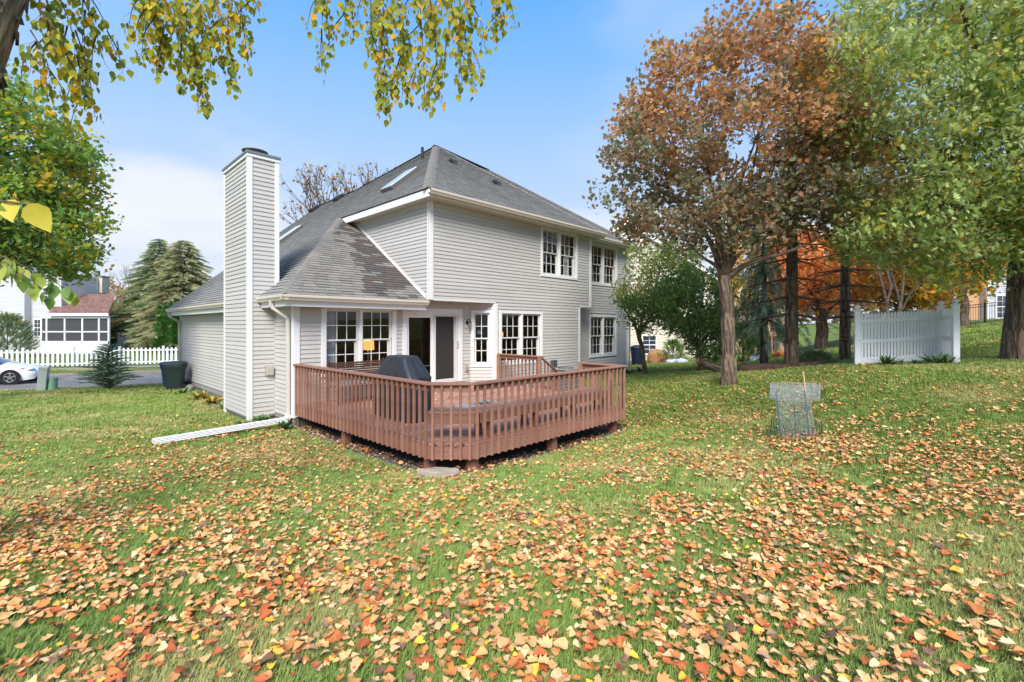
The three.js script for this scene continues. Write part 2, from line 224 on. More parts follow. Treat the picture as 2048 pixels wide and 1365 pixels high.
// rear upper wall, flush with the kitchen bay below it
const W1 = [4.477, 6.526, 3.90, 5.575], W3 = [2.547, 4.567, 1.02, 2.725];
{
  const g = wallR('rear_wall', 0), X1 = 7.372, u1 = 2.379, u2 = 6.655;
  core(g, [[0, MID], [u1, MID], [u1, 0.3], [u2, 0.3], [u2, MID], [X1, MID], [X1, SOF], [0, SOF]], [W1, W3].map(([a, b, c, d]) => [a + 0.05, b - 0.05, c + 0.05, d - 0.05]));
  planks(g, 0.09, X1 - 0.09, MID + 0.02, SOF - 0.01, [W1]);
  planks(g, u1 + 0.09, u2 - 0.05, MID + 0.02 - PL * 27, MID + 0.02, [W3]);
  corner(g, 'corner_trim', -0.036, MID, 0.09, SOF); corner(g, 'corner_trim', X1 - 0.09, MID, X1 + 0.034, SOF);
  corner(g, 'corner_trim', u1 - 0.04, 0.3, u1 + 0.09, MID - 0.02, -0.06); corner(g, 'corner_trim', u2 - 0.05, 0.3, u2 + 0.03, MID - 0.02, -0.05);
  bar(g, 'starter_strip', M.trim, 0.09, MID - 0.012, -0.02, u1, MID + 0.018, 0.03); bar(g, 'starter_strip', M.trim, u2 + 0.03, MID - 0.012, -0.02, X1 - 0.09, MID + 0.018, 0.03);
  bar(g, 'frieze_board', M.soffit, 0.091, SOF - 0.14, 0.001, X1 - 0.091, SOF, 0.026);
  windowAt(g, ...W1); windowAt(g, ...W3);
  // side returns of the overhangs
  const s = wallL('return_wall', 0); // left gable triangle wall of the upper floor
  core(s, [[0, MID], [0, SOF], [-4.5, SOF], [-4.3, SOF - 0.05], [-0.15, MID]], []);
  planks(s, -4.4, -0.09, MID + 0.02, SOF - 0.01, [], (y) => [-(0.12 + (y - 2.92) / 0.66), -0.09]);
  bar(s, 'corner_trim', M.trim, -0.09, MID, -0.02, 0.022, SOF, 0.036, 0.006);
  bar(s, 'frieze_board', M.soffit, -4.2, SOF - 0.12, 0.001, -0.091, SOF, 0.026);
  const tr = bar(s, 'rake_trim', M.trim, -2.6, -0.035, 0.0, 2.6, 0.035, 0.034); const a = Math.atan(0.66); tr.rotation.z = -a; tr.position.set(-2.33, 2.98 + 2.2 * 0.66 + 0.02, 0.018); tr.scale.x = 5.25;
  const r = wallL('return_wall', 0); r.position.set(7.372, 0, 0); r.rotation.y = Math.PI / 2; planks(r, 0.0, 0.53, MID, SOF, []);
  const r2 = sub(house, 'return_wall', [6.655, 0, 0], [0, Math.PI / 2, 0]); planks(r2, 0.02, 0.53, 0.3, MID, []);
  bar(house, 'overhang_soffit', M.soffit, 0.005, MID - 0.012, -0.62, 2.33, MID + 0.006, -0.005); bar(house, 'overhang_soffit', M.soffit, 6.69, MID - 0.012, -0.62, 7.36, MID + 0.006, -0.005);
}
// porch and family-room wall (one plane), 0.53 m further in
const DOOR = [-0.516, 1.526, FL - 0.05, 2.735], WF = [-2.685, -0.70, 1.06, 2.75];
{
  const g = wallR('porch_wall', 0.53);
  core(g, [[-3.262, 0.25], [1.85, 0.25], [1.85, 3.0], [-3.262, 3.0]], [WF, DOOR].map(([a, b, c, d]) => [a + 0.05, b - 0.05, c + 0.05, d - 0.05]));
  planks(g, -3.17, 1.85, 0.30, 3.0, [WF, DOOR]);
  corner(g, 'corner_trim', -3.296, 0.22, -3.17, LOWE);
  windowAt(g, ...WF, 2, 3, 2, 0.115);
  // the angled kitchen wall with the narrow window
  const k = sub(house, 'angled_wall', [1.849, 0, -0.53], [0, -Math.PI / 4, 0]);
  const L = 0.7495;
  const W45 = [0.03, L - 0.075, 1.01, 2.72];
  core(k, [[0, 0.25], [L, 0.25], [L, 3.0], [0, 3.0]], [[0.08, L - 0.12, 1.06, 2.67]], M.core, 0.06);
  planks(k, 0.0, L - 0.06, 0.3, 3.0, [W45]);
  bar(k, 'corner_trim', M.trim, L - 0.07, 0.3, -0.03, L + 0.01, MID - 0.02, 0.036, 0.005);
  windowAt(k, ...W45, 1, 2, 2, 0.085);
  // sliding door
  const d = sub(house, 'sliding_door', [0, 0, -0.53]), [x0, x1, y0, y1] = DOOR, cw = 0.13;
  bar(d, 'casing', M.trim, x0, y1 - cw, -0.02, x1, y1, 0.042, 0.006); bar(d, 'casing', M.trim, x0, y0, -0.02, x0 + cw, y1 - cw - 0.001, 0.042, 0.006); bar(d, 'casing', M.trim, x1 - cw, y0, -0.02, x1, y1 - cw - 0.001, 0.042, 0.006);
  const a = x0 + cw, b = x1 - cw, tp = y1 - cw, md = 0.486;
  bar(d, 'frame', M.white, a, tp - 0.045, -0.1, b, tp, 0.012, 0.004); bar(d, 'frame', M.sash, b - 0.05, y0, -0.1, b, tp - 0.046, 0.012, 0.004); bar(d, 'sill', M.sash, a, y0, -0.1, b - 0.051, y0 + 0.05, 0.03, 0.004);
  const leaf = (p, q, z, nm, mat, w) => { const f0 = y0 + 0.051, f1 = tp - 0.047; bar(d, nm, mat, p, f0, z - 0.02, p + w, f1, z + 0.02, 0.005); bar(d, nm, mat, q - w, f0, z - 0.02, q, f1, z + 0.02, 0.005); bar(d, nm, mat, p + w, f1 - w, z - 0.02, q - w, f1, z + 0.019, 0.005); bar(d, nm, mat, p + w, f0, z - 0.02, q - w, f0 + w * 1.3, z + 0.019, 0.005); return [p + w, q - w, f0 + w * 1.3, f1 - w]; };
  const A = leaf(a + 0.005, md + 0.03, -0.03, 'door_panel', M.white, 0.085); part(d, 'pane', paneG, M.glass, [(A[0] + A[1]) / 2, (A[2] + A[3]) / 2, -0.03], null, [A[1] - A[0], A[3] - A[2], 1]);
  const B = leaf(md - 0.03, b - 0.055, -0.075, 'door_panel', M.white, 0.085); part(d, 'pane', paneG, M.glass, [(B[0] + B[1]) / 2, (B[2] + B[3]) / 2, -0.075], null, [B[1] - B[0], B[3] - B[2], 1]);
  const S = leaf(md + 0.035, b - 0.058, 0.005, 'screen_frame', M.sash, 0.045); const scr = part(d, 'insect_screen', BOX, M.screen, [(S[0] + S[1]) / 2 - 0.03, (S[2] + S[3]) / 2, 0.0], null, [S[1] - S[0] - 0.09, S[3] - S[2], 0.002]); scr.material = new THREE.MeshPhysicalMaterial({ color: lin(52, 44, 42), roughness: 0.9, transmission: 0.35, thickness: 0 });
  bar(d, 'door_handle', M.sash, b - 0.10, 1.62, 0.03, b - 0.07, 1.86, 0.065, 0.008); bar(d, 'door_handle', M.metal, b - 0.095, 1.66, 0.066, b - 0.075, 1.80, 0.085, 0.006);
}
// recessed wall at the right end, both floors
const W2 = [8.03, 10.085, 3.885, 5.58], W4 = [8.037, 10.07, 0.98, 2.70];
{
  const g = wallR('recessed_wall', 0.53);
  core(g, [[6.65, 0.3], [10.93, 0.3], [10.93, SOF], [7.36, SOF], [7.36, MID], [6.65, MID]], [W2, W4].map(([a, b, c, d]) => [a + 0.05, b - 0.05, c + 0.05, d - 0.05]));
  planks(g, 6.655, 10.86, MID + 0.02 - PL * 26, MID + 0.02, [W4]); planks(g, 7.37, 10.86, MID + 0.02, SOF - 0.01, [W2]);
  corner(g, 'corner_trim', 10.86, 0.3, 10.965, SOF); windowAt(g, ...W2); windowAt(g, ...W4);
  bar(g, 'frieze_board', M.soffit, 7.4, SOF - 0.10, 0.001, 10.86, SOF, 0.025);
  const e = sub(house, 'end_wall', [10.93, 0, 0], [0, Math.PI / 2, 0]); core(e, [[0.53, 0.2], [10.5, 0.2], [10.5, SOF], [0.53, SOF]], []);
}
// family room and garage wall on the left
{
  const g = wallL('side_wall', -3.284);
  core(g, [[-11.67, 0.1], [-0.53, 0.1], [-0.53, 3.0], [-11.67, 2.9]], []);
  planks(g, -11.62, -3.5, 0.26, 2.66, []); planks(g, -1.70, -0.60, 0.20, 2.78, []);
  bar(g, 'corner_trim', M.trim, -0.62, 0.20, -0.02, -0.495, LOWE, 0.034, 0.006); bar(g, 'corner_trim', M.trim, -11.72, 0.2, -0.02, -11.6, 2.68, 0.034, 0.006);
  bar(g, 'foundation', M.conc, -11.7, -0.6, -0.1, -0.5, 0.24, -0.004); const f = sub(house, 'foundation', [0, 0, -0.53]); bar(f, 'foundation', M.conc, -3.27, -0.6, -0.11, 1.9, 0.29, -0.006);
  const f2 = sub(house, 'foundation', [0, 0, 0]); bar(f2, 'foundation', M.conc, 2.4, -0.6, -0.6, 6.64, 0.3, -0.006); bar(f2, 'foundation', M.conc, 6.64, -0.6, -1.1, 10.92, 0.3, -0.54);
  const e = sub(house, 'garage_end_wall', [0, 0, -11.67], [0, Math.PI, 0]); core(e, [[3.28, 0], [-6, 0], [-6, 4.9], [-2.25, 7.8], [3.28, 2.9]], []);
  // chimney
  const c = sub(house, 'chimney'), cu0 = -3.86, cu1 = -3.228, cv0 = 1.683, cv1 = 3.542, CT = 6.20;
  bar(c, 'chimney_core', M.core, cu0 + 0.002, 0.1, -cv1 + 0.002, cu1 - 0.002, CT, -cv0 - 0.002);
  const cl = sub(house, 'chimney_side', [cu0, 0, 0], [0, -Math.PI / 2, 0]); planks(cl, -cv1 + 0.04, -cv0 - 0.075, 0.14 + 0.01, CT - 0.01, []);
  const cr = sub(house, 'chimney_face', [0, 0, -cv0]); planks(cr, cu0 + 0.075, -3.285, 0.14 + 0.01, 3.3, []); planks(cr, cu0 + 0.075, cu1 - 0.07, 0.15 + 31 * PL, CT - 0.01, []);
  const cq = sub(house, 'chimney_side', [cu1, 0, 0], [0, Math.PI / 2, 0]); planks(cq, cv0 + 0.07, cv1, 3.2, CT, []);
  const cb = sub(house, 'chimney_face', [0, 0, -cv1], [0, Math.PI, 0]); planks(cb, -cu1, -cu0, 0.2, CT, []);
  for (const [x0, z0, x1, z1, y0] of [[cu0 - 0.032, -cv0 - 0.07, cu0 + 0.075, -cv0 + 0.032, 0.0], [cu1 - 0.07, -cv0 - 0.07, cu1 + 0.03, -cv0 + 0.03, 3.05], [cu0 - 0.03, -cv1 - 0.03, cu0 + 0.03, -cv1 + 0.045, 0.02]]) bar(c, 'corner_trim', M.trim, x0, y0, z0, x1, CT - 0.02, z1, 0.005);
  bar(c, 'foundation', M.conc, cu0 + 0.03, -0.6, -cv1 + 0.03, -3.2, 0.145, -cv0 - 0.03);
  bar(c, 'crown_trim', M.trim, cu0 - 0.045, CT - 0.05, -cv1 - 0.045, cu1 + 0.045, CT + 0.02, -cv0 + 0.045, 0.006); bar(c, 'chimney_flashing', M.metal, cu0 - 0.06, CT + 0.021, -cv1 - 0.06, cu1 + 0.06, CT + 0.085, -cv0 + 0.06, 0.006);
  const cy = part(c, 'flue_cap', new THREE.CylinderGeometry(0.29, 0.27, 0.03, 28), std(lin(92, 84, 74), 0.7, { metalness: 0.4 }), [-3.52, CT + 0.30, -2.35]); part(c, 'flue_pipe', new THREE.CylinderGeometry(0.13, 0.13, 0.24, 20), M.metal, [-3.52, CT + 0.17, -2.35]);
  bar(c, 'exhaust_vent', std(lin(176, 170, 160), 0.6), -3.50, 1.08, -cv0 + 0.01, -3.34, 1.29, -cv0 + 0.09, 0.012); bar(c, 'exhaust_vent', std(lin(160, 154, 145), 0.6), -3.52, 1.06, -cv0 + 0.002, -3.325, 1.31, -cv0 + 0.028, 0.006);
}
// rooms behind the windows
{
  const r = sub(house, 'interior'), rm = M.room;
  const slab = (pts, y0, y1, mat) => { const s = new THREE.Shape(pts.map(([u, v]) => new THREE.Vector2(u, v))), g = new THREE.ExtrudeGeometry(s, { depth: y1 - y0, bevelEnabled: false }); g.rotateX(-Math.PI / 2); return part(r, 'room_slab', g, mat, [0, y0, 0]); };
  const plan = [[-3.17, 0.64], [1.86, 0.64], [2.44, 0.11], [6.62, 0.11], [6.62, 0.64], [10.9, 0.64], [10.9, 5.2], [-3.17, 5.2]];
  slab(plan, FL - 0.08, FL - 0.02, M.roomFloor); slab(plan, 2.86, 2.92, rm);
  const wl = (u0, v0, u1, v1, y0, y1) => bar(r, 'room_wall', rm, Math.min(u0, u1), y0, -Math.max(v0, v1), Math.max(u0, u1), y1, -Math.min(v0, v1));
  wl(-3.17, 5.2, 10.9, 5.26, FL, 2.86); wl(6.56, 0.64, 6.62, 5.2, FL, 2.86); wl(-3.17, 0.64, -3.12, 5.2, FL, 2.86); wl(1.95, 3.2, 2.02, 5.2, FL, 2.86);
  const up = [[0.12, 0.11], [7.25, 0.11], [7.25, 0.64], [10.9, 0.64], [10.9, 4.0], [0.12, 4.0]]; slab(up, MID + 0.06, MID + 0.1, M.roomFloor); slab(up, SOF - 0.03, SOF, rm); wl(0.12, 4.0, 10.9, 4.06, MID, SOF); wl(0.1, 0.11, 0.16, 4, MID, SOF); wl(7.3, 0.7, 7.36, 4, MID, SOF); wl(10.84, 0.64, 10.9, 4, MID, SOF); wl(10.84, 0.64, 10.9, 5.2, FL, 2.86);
  const blind = std(lin(150, 146, 138), 0.9);
  for (const [u0, u1, v, y0, y1, n] of [[4.6, 6.4, 0.2, 4.0, 5.5, 24], [8.1, 10, 0.73, 4.0, 5.5, 24]]) for (let i = 0; i < n; i++) { const y = mix(y1, y0, i / n); if (i < 9) bar(r, 'blind_slat', blind, u0, y - 0.012, -v - 0.02, u1, y - 0.004, -v + 0.02); }
  // pleated curtains beside the panes
  const pleat = (u0, u1, v, y0, y1) => { const pos = [], idx = [], n = 36; for (let i = 0; i <= n; i++) { const u = mix(u0, u1, i / n), z = -v - 0.03 * Math.sin(i * 1.15) - 0.012 * Math.sin(i * 2.9); pos.push(u, y0, z, u, y1, z * 1.0); if (i) { const a = i * 2; idx.push(a - 2, a, a - 1, a, a + 1, a - 1); } } part(r, 'curtain', buf(pos, idx), new THREE.MeshStandardMaterial({ color: lin(188, 190, 196), roughness: 0.95, side: THREE.DoubleSide })); };
  pleat(-2.62, -2.2, 0.82, 0.9, 2.7); pleat(2.6, 2.95, 0.3, 0.9, 2.7); pleat(8.1, 8.5, 0.85, 0.9, 2.7); pleat(4.5, 4.75, 0.32, 3.9, 5.5); pleat(6.2, 6.42, 0.32, 3.9, 5.5);
}

// ------------------------------------------------------------------ roof
const roof = sub(house, 'roof'), tabs = { pos: [], idx: [], col: [] };
const RS = rng(77), tabGeo = (() => { const g = buf([-.5, 0, .02, .5, 0, .02, .5, 1, .003, -.5, 1, .003, -.5, 0, 0, .5, 0, 0], [0, 1, 2, 0, 2, 3, 4, 5, 1, 4, 1, 0], [0, 0, 1, 0, 1, 1, 0, 1, 0, 0, 1, 0]).toNonIndexed(); g.computeVertexNormals(); return g; })();
// shingle one plane given by its corners [u,y,v]; single: every tab a mesh of its own
function shinglePlane(corners, { single = false, stain } = {}) {
  const P = corners.map(([u, y, v]) => V3(u, y, -v)), n = P[1].clone().sub(P[0]).cross(P[2].clone().sub(P[0])).normalize(); if (n.y < 0) n.negate();
  const e1 = V3(0, 1, 0).cross(n).normalize(), e2 = n.clone().cross(e1).normalize(), o = P[0];
  const q = P.map((p) => { const d = p.clone().sub(o); return [d.dot(e1), d.dot(e2)]; });
  const sh = new THREE.Shape(q.map(([a, b]) => new THREE.Vector2(a, b))), g = new THREE.ExtrudeGeometry(sh, { depth: 0.05, bevelEnabled: false }), m = new THREE.Matrix4().makeBasis(e1, e2, n).setPosition(o.clone().addScaledVector(n, -0.052)); g.applyMatrix4(m);
  part(roof, 'roof_deck', g, M.roofDeck);
  const EXP = 0.132, TW = 0.30, lo = Math.min(...q.map((p) => p[1])), hi = Math.max(...q.map((p) => p[1]));
  for (let b = lo - 0.03, row = 0; b < hi; b += EXP, row++) {
    const yy = clamp(b + EXP / 2, lo + 0.01, hi - 0.01), xs = [];
    q.forEach((p, i) => { const r = q[(i + 1) % q.length]; if ((p[1] > yy) !== (r[1] > yy)) xs.push(p[0] + (yy - p[1]) / (r[1] - p[1]) * (r[0] - p[0])); }); xs.sort((a, c) => a - c);
    for (let k = 0; k + 1 < xs.length; k += 2) for (let a = xs[k] - RS() * TW; a < xs[k + 1]; a += TW) {
      const s0 = Math.max(a + 0.003, xs[k]), s1 = Math.min(a + TW - 0.003, xs[k + 1]); if (s1 - s0 < 0.02) continue;
      const c = (s0 + s1) / 2, pw = o.clone().addScaledVector(e1, c).addScaledVector(e2, b), st = stain ? stain(pw) : 0, lift = RS() * 0.004, tone = RS();
      if (single) { const mt = st > RS() ? M.shDark[Math.floor(tone * 3)] : M.shTab[Math.floor(tone * 5)]; const t = part(roof, 'shingle', tabGeo, mt); t.matrixAutoUpdate = true; t.quaternion.setFromRotationMatrix(new THREE.Matrix4().makeBasis(e1, e2, n)); t.position.copy(pw).addScaledVector(n, lift); t.scale.set(s1 - s0, EXP * 1.02, 1); continue; }
      const base = tabs.pos.length / 3, z = [0.02 + lift, 0.003, 0];
      const put = (x, y, h) => { const p = o.clone().addScaledVector(e1, x).addScaledVector(e2, y).addScaledVector(n, h); tabs.pos.push(p.x, p.y, p.z); const k2 = 0.19 + 0.06 * tone + 0.02 * RS(); tabs.col.push(k2 * 1.03, k2, k2 * 0.94); };
      put(s0, b, z[0]); put(s1, b, z[0]); put(s1, b + EXP * 1.02, z[1]); put(s0, b + EXP * 1.02, z[1]); put(s0, b, 0); put(s1, b, 0);
      tabs.idx.push(base, base + 1, base + 2, base, base + 2, base + 3, base + 4, base + 5, base + 1, base + 4, base + 1, base);
    }
  }
}
// folded cap shingles along a hip or ridge
const capGeo = (() => { const g = buf([-.15, -.075, 0, 0, 0, 0, .15, -.075, 0, -.15, -.085, .21, 0, -.012, .21, .15, -.085, .21, -.15, -.095, 0, .15, -.095, 0, 0, -.02, 0], [0, 1, 4, 0, 4, 3, 1, 2, 5, 1, 5, 4, 6, 8, 1, 6, 1, 0, 8, 7, 2, 8, 2, 1]).toNonIndexed(); g.computeVertexNormals(); return g; })();
function hipCaps(a, b, spread = 1) { const A = V3(a[0], a[1], -a[2]), B = V3(b[0], b[1], -b[2]), L = A.distanceTo(B), dir = B.clone().sub(A).normalize(), q = new THREE.Quaternion().setFromRotationMatrix(new THREE.Matrix4().lookAt(B, A, V3(0, 1, 0))); for (let s = 0; s < L - 0.1; s += 0.15) { const m = part(roof, 'hip_shingle', capGeo, M.shTab[Math.floor(RS() * 5)]); m.quaternion.copy(q); m.position.copy(A).addScaledVector(dir, s); m.position.y += 0.035; m.scale.set(spread, 1, 1); } }
const RY = 2.25, EV = 3.5 + RY, AP = [3.9, 7.17 + RY, 4.98], LE = [-3.64, 0.67 + RY, 0.1], HT = [-0.35, EV, 4.39], RG0 = [2.25, 5.736 + RY, 8.3], RG1 = [2.25, 5.736 + RY, 12.0];
shinglePlane([[-0.35, EV, -0.4], HT, LE, [-3.64, 0.67 + RY, 12.0], RG1, RG0, AP]);
shinglePlane([LE, [0.0, 0.67 + RY, 0.1], [0.0, EV, 4.39], HT], { single: true, stain: (p) => sstep(0.25, 0.5, fbm(p.x * 1.3 + 9, p.y * 1.3, p.z, 3)) * sstep(-1.7, -0.6, p.x + 0.45 * p.z * 0 - (p.y - 3.6) * 0.25) * 0.9 });
shinglePlane([[-0.35, EV, -0.4], [7.72, EV, -0.4], AP]);
shinglePlane([[7.72, EV, -0.4], AP, [7.72, EV, 5]]);
shinglePlane([[7.0, EV, 0.13], [11.3, EV, 0.13], [7.12, 7.11 + RY, 5.43], [3.9, 7.11 + RY, 5.43]]);
shinglePlane([[11.3, EV, 0.13], [11.3, EV, 10.7], [7.12, 7.11 + RY, 5.43]]);
for (const c of [[AP, RG0, [4, 4.5, 12], [11.3, EV, 10.7], [7.12, 7.11 + RY, 5.43]], [RG0, RG1, [6, 2.6 + RY, 12.0], [6, 2.6 + RY, 8.3]]]) { const p = c.map(([u, y, v]) => V3(u, y, -v)), pos = p.flatMap((v) => v.toArray()), idx = []; for (let i = 1; i < p.length - 1; i++) idx.push(0, i, i + 1); part(roof, 'front_slope', buf(pos, idx), new THREE.MeshStandardMaterial({ color: lin(110, 108, 105), roughness: 0.95, side: THREE.DoubleSide })); }
{ const g = buf(tabs.pos, tabs.idx, null, tabs.col).toNonIndexed(); g.computeVertexNormals(); const m = part(roof, 'shingles', g, std(0xffffff, 0.95, { vertexColors: true })); m.userData.kind = 'stuff'; m.userData.label = 'weathered grey asphalt shingles laid in courses'; }
hipCaps(LE, HT); hipCaps([-0.35, EV, -0.4], AP); hipCaps([7.72, EV, -0.4], AP); hipCaps([11.3, EV, 0.13], [7.12, 7.11 + RY, 5.43]); hipCaps(RG0, AP); hipCaps(RG0, RG1); hipCaps([7.12, 7.11 + RY, 5.43], AP);
// roof furniture on the left slope: skylights, vents, a pipe
{
  const nL = V3(-0.86, 1, 0).normalize(), e2 = V3(1, 0.86, 0).normalize(), qL = new THREE.Quaternion().setFromRotationMatrix(new THREE.Matrix4().makeBasis(V3(0, 0, 1), e2, nL));
  const onL = (u, v) => V3(u, EV + 0.86 * (u + 0.35), -v);
  for (const [u, v, w, l] of [[1.0, 2.95, 0.62, 1.25], [-0.5, 8.4, 0.6, 1.2]]) { const s = sub(roof, 'skylight'); s.position.copy(onL(u, v)); s.quaternion.copy(qL); bar(s, 'skylight_kerb', std(lin(98, 94, 88), 0.6), -w / 2 - 0.03, -l / 2 - 0.03, -0.02, w / 2 + 0.03, l / 2 + 0.03, 0.12, 0.01); bar(s, 'skylight_glass', new THREE.MeshPhysicalMaterial({ color: lin(225, 228, 232), roughness: 0.12, clearcoat: 1 }), -w / 2, -l / 2, 0.121, w / 2, l / 2, 0.15, 0.012); }
  for (const [u, v] of [[1.75, 11.3], [1.9, 9.2]]) { const s = sub(roof, 'roof_vent'); s.position.copy(onL(u, v)); s.quaternion.copy(qL); bar(s, 'vent_hood', M.dark, -0.2, -0.2, 0, 0.2, 0.2, 0.16, 0.03); }
  const nR = V3(0, 1, 0.682).normalize(), eR = V3(0, 0.682, -1).normalize(), qR = new THREE.Quaternion().setFromRotationMatrix(new THREE.Matrix4().makeBasis(V3(1, 0, 0), eR, nR)), onR = (u, v) => V3(u, EV + 0.682 * (v + 0.4), -v);
  for (const [u, v] of [[3.15, 3.0], [4.25, 1.9]]) { const s = sub(roof, 'roof_vent'); s.position.copy(onR(u, v)); s.quaternion.copy(qR); bar(s, 'vent_flange', M.dark, -0.16, -0.12, 0.005, 0.16, 0.2, 0.02); bar(s, 'vent_hood', M.dark, -0.11, -0.14, 0.021, 0.11, 0.12, 0.13, 0.03); bar(s, 'vent_mouth', M.grey, -0.08, -0.158, 0.03, 0.08, -0.142, 0.09); }
  const s = sub(roof, 'vent_pipe'); s.position.copy(onL(2.7, 4.2)); part(s, 'pipe', new THREE.CylinderGeometry(0.055, 0.055, 0.5, 14), M.dark, [0, 0.2, 0]); const fl = part(s, 'flashing', BOX, M.metal, [0, 0, 0], null, [0.3, 0.34, 0.02]); fl.quaternion.copy(qL);
}
// fascias, gutters, soffits, downspouts
{
  const gutProf = [[0, 0], [0.085, 0], [0.10, 0.035], [0.125, 0.07], [0.13, 0.115], [0.12, 0.12], [0.112, 0.113], [0.108, 0.075], [0.08, 0.02], [0.004, 0.02], [0.004, 0.12], [0, 0.12]];
  const gutter = (a, b, out) => { const A = V3(a[0], a[1], -a[2]), B = V3(b[0], b[1], -b[2]), L = A.distanceTo(B), X = B.clone().sub(A).normalize(), s = new THREE.Shape(gutProf.map(([x, y]) => new THREE.Vector2(x, y))), g = new THREE.ExtrudeGeometry(s, { depth: L, bevelEnabled: false }), Z = V3(...out); g.applyMatrix4(new THREE.Matrix4().makeBasis(Z, V3(0, 1, 0), X).setPosition(A)); if (Z.clone().cross(V3(0, 1, 0)).dot(X) < 0) { const i = g.attributes.position; g.computeVertexNormals(); } const m = part(house, 'gutter', g, new THREE.MeshStandardMaterial({ color: lin(224, 214, 196), roughness: 0.45, side: THREE.DoubleSide })); for (const p of [A, B]) { const c = part(house, 'gutter_end_cap', new THREE.ShapeGeometry(s), m.material); c.geometry.applyMatrix4(new THREE.Matrix4().makeBasis(Z, V3(0, 1, 0), X).setPosition(p)); } return m; };
  const fb = (nm, mat, u0, y0, v0, u1, y1, v1, b = 0.006) => bar(house, nm, mat, Math.min(u0, u1), y0, -Math.max(v0, v1), Math.max(u0, u1), y1, -Math.min(v0, v1), b);
  fb('fascia', M.white, -0.34, EV - 0.215, -0.42, -0.30, EV - 0.03, 4.3); fb('fascia', M.cream, -0.299, EV - 0.2, -0.40, 7.7, EV - 0.04, -0.37); fb('fascia', M.cream, 7.71, EV - 0.2, 0.12, 11.28, EV - 0.04, 0.15);
  fb('fascia', M.white, -3.6, 2.665, 0.12, -0.06, 2.875, 0.15); fb('fascia', M.white, -3.60, 2.665, 0.151, -3.57, 2.875, 1.68); fb('fascia', M.white, -3.60, 2.63, 3.55, -3.57, 2.86, 11.98);
  fb('soffit', M.soffit, -0.299, EV - 0.19, -0.369, 7.68, EV - 0.175, 0.02, 0); fb('soffit', M.soffit, -0.299, EV - 0.19, 0.021, -0.0, EV - 0.175, 4.2, 0); fb('soffit', M.soffit, 7.38, EV - 0.19, 0.151, 11.27, EV - 0.175, 0.56, 0);
  fb('soffit', M.soffit, -3.569, 2.67, 0.151, -0.06, 2.685, 0.56, 0); fb('soffit', M.soffit, -3.569, 2.67, 0.561, -3.25, 2.685, 1.68, 0); fb('soffit', M.soffit, -3.569, 2.64, 3.55, -3.25, 2.655, 11.95, 0);
  fb('fascia', M.cream, 7.70, EV - 0.2, -0.399, 7.73, EV - 0.04, 0.119); fb('fascia', M.cream, 11.281, EV - 0.2, 0.12, 11.31, EV - 0.04, 10.4);
  fb('fascia', M.white, -0.059, 2.665, 0.121, -0.03, 2.87, 0.6);
  gutter([-0.35, EV - 0.145, -0.40], [7.74, EV - 0.145, -0.40], [0, 0, 1]); gutter([7.74, EV - 0.145, 0.12], [11.4, EV - 0.145, 0.12], [0, 0, 1]);
  gutter([-3.72, 2.79, 0.12], [-0.02, 2.79, 0.12], [0, 0, 1]); gutter([-3.60, 2.79, 0.0], [-3.60, 2.79, 1.68], [-1, 0, 0]); gutter([-3.60, 2.77, 3.56], [-3.60, 2.77, 12.0], [-1, 0, 0]);
  const spout = (pts, mat = M.cream, w = 0.09, h = 0.065) => { const s = sub(house, 'downspout'); for (let i = 0; i < pts.length - 1; i++) beam(s, 'downspout_section', mat, [pts[i][0], pts[i][1], -pts[i][2]], [pts[i + 1][0], pts[i + 1][1], -pts[i + 1][2]], w, h, 0.01); };
  spout([[-3.66, 2.80, 0.82], [-3.66, 2.66, 0.82], [-3.36, 2.42, 0.70], [-3.35, 0.28, 0.70], [-3.42, 0.16, 0.66]], std(lin(205, 198, 188), 0.5));
  spout([[-3.66, 2.78, 11.75], [-3.66, 2.62, 11.75], [-3.36, 2.4, 11.62], [-3.35, 0.1, 11.62]], std(lin(196, 190, 184), 0.5)); spout([[11.3, EV - 0.15, 0.06], [11.3, EV - 0.3, 0.06], [11.02, EV - 0.5, 0.46], [11.02, 0.2, 0.46]], std(lin(190, 186, 184), 0.5));
  // sconce, outlets, meter box
  const sc = sub(house, 'wall_sconce', [1.69, 2.32, -0.49]); bar(sc, 'mounting_block', M.siding[1], -0.07, -0.14, -0.03, 0.07, 0.1, 0.0, 0.006); part(sc, 'backplate', new THREE.SphereGeometry(0.055, 16, 10), M.black, [-0.01, 0.03, 0.02], null, [1, 1, 0.5]); part(sc, 'arm', new THREE.TorusGeometry(0.05, 0.011, 8, 14, 3), M.black, [0.02, 0.07, 0.06], [0, Math.PI / 2, 0]); part(sc, 'lamp_cap', new THREE.ConeGeometry(0.06, 0.06, 14), M.black, [0.03, 0.05, 0.11]); part(sc, 'lamp_glass', new THREE.CylinderGeometry(0.05, 0.035, 0.13, 12), new THREE.MeshPhysicalMaterial({ color: lin(170, 180, 180), roughness: 0.15, transmission: 0.6, thickness: 0 }), [0.03, -0.05, 0.11]); part(sc, 'finial', new THREE.SphereGeometry(0.018, 10, 8), M.black, [0.03, 0.1, 0.11]);
  const ob = sub(house, 'outlet_box', [1.66, 1.0, -0.50]); bar(ob, 'outlet_plate', std(lin(176, 170, 160), 0.6), -0.06, -0.12, -0.03, 0.06, 0.1, 0.01, 0.006); bar(ob, 'outlet_cover', std(lin(150, 144, 130), 0.6), -0.01, -0.09, 0.011, 0.05, 0.05, 0.07, 0.01);
  const mb = sub(house, 'utility_box', [5.08, 0.94, 0.02]); bar(mb, 'box_body', std(lin(72, 74, 80), 0.6), -0.11, -0.14, 0.0, 0.11, 0.14, 0.13, 0.012); part(mb, 'conduit', new THREE.CylinderGeometry(0.02, 0.02, 0.7, 10), M.grey, [0, -0.48, 0.05]);
}
shade(house); console.log('house ready');
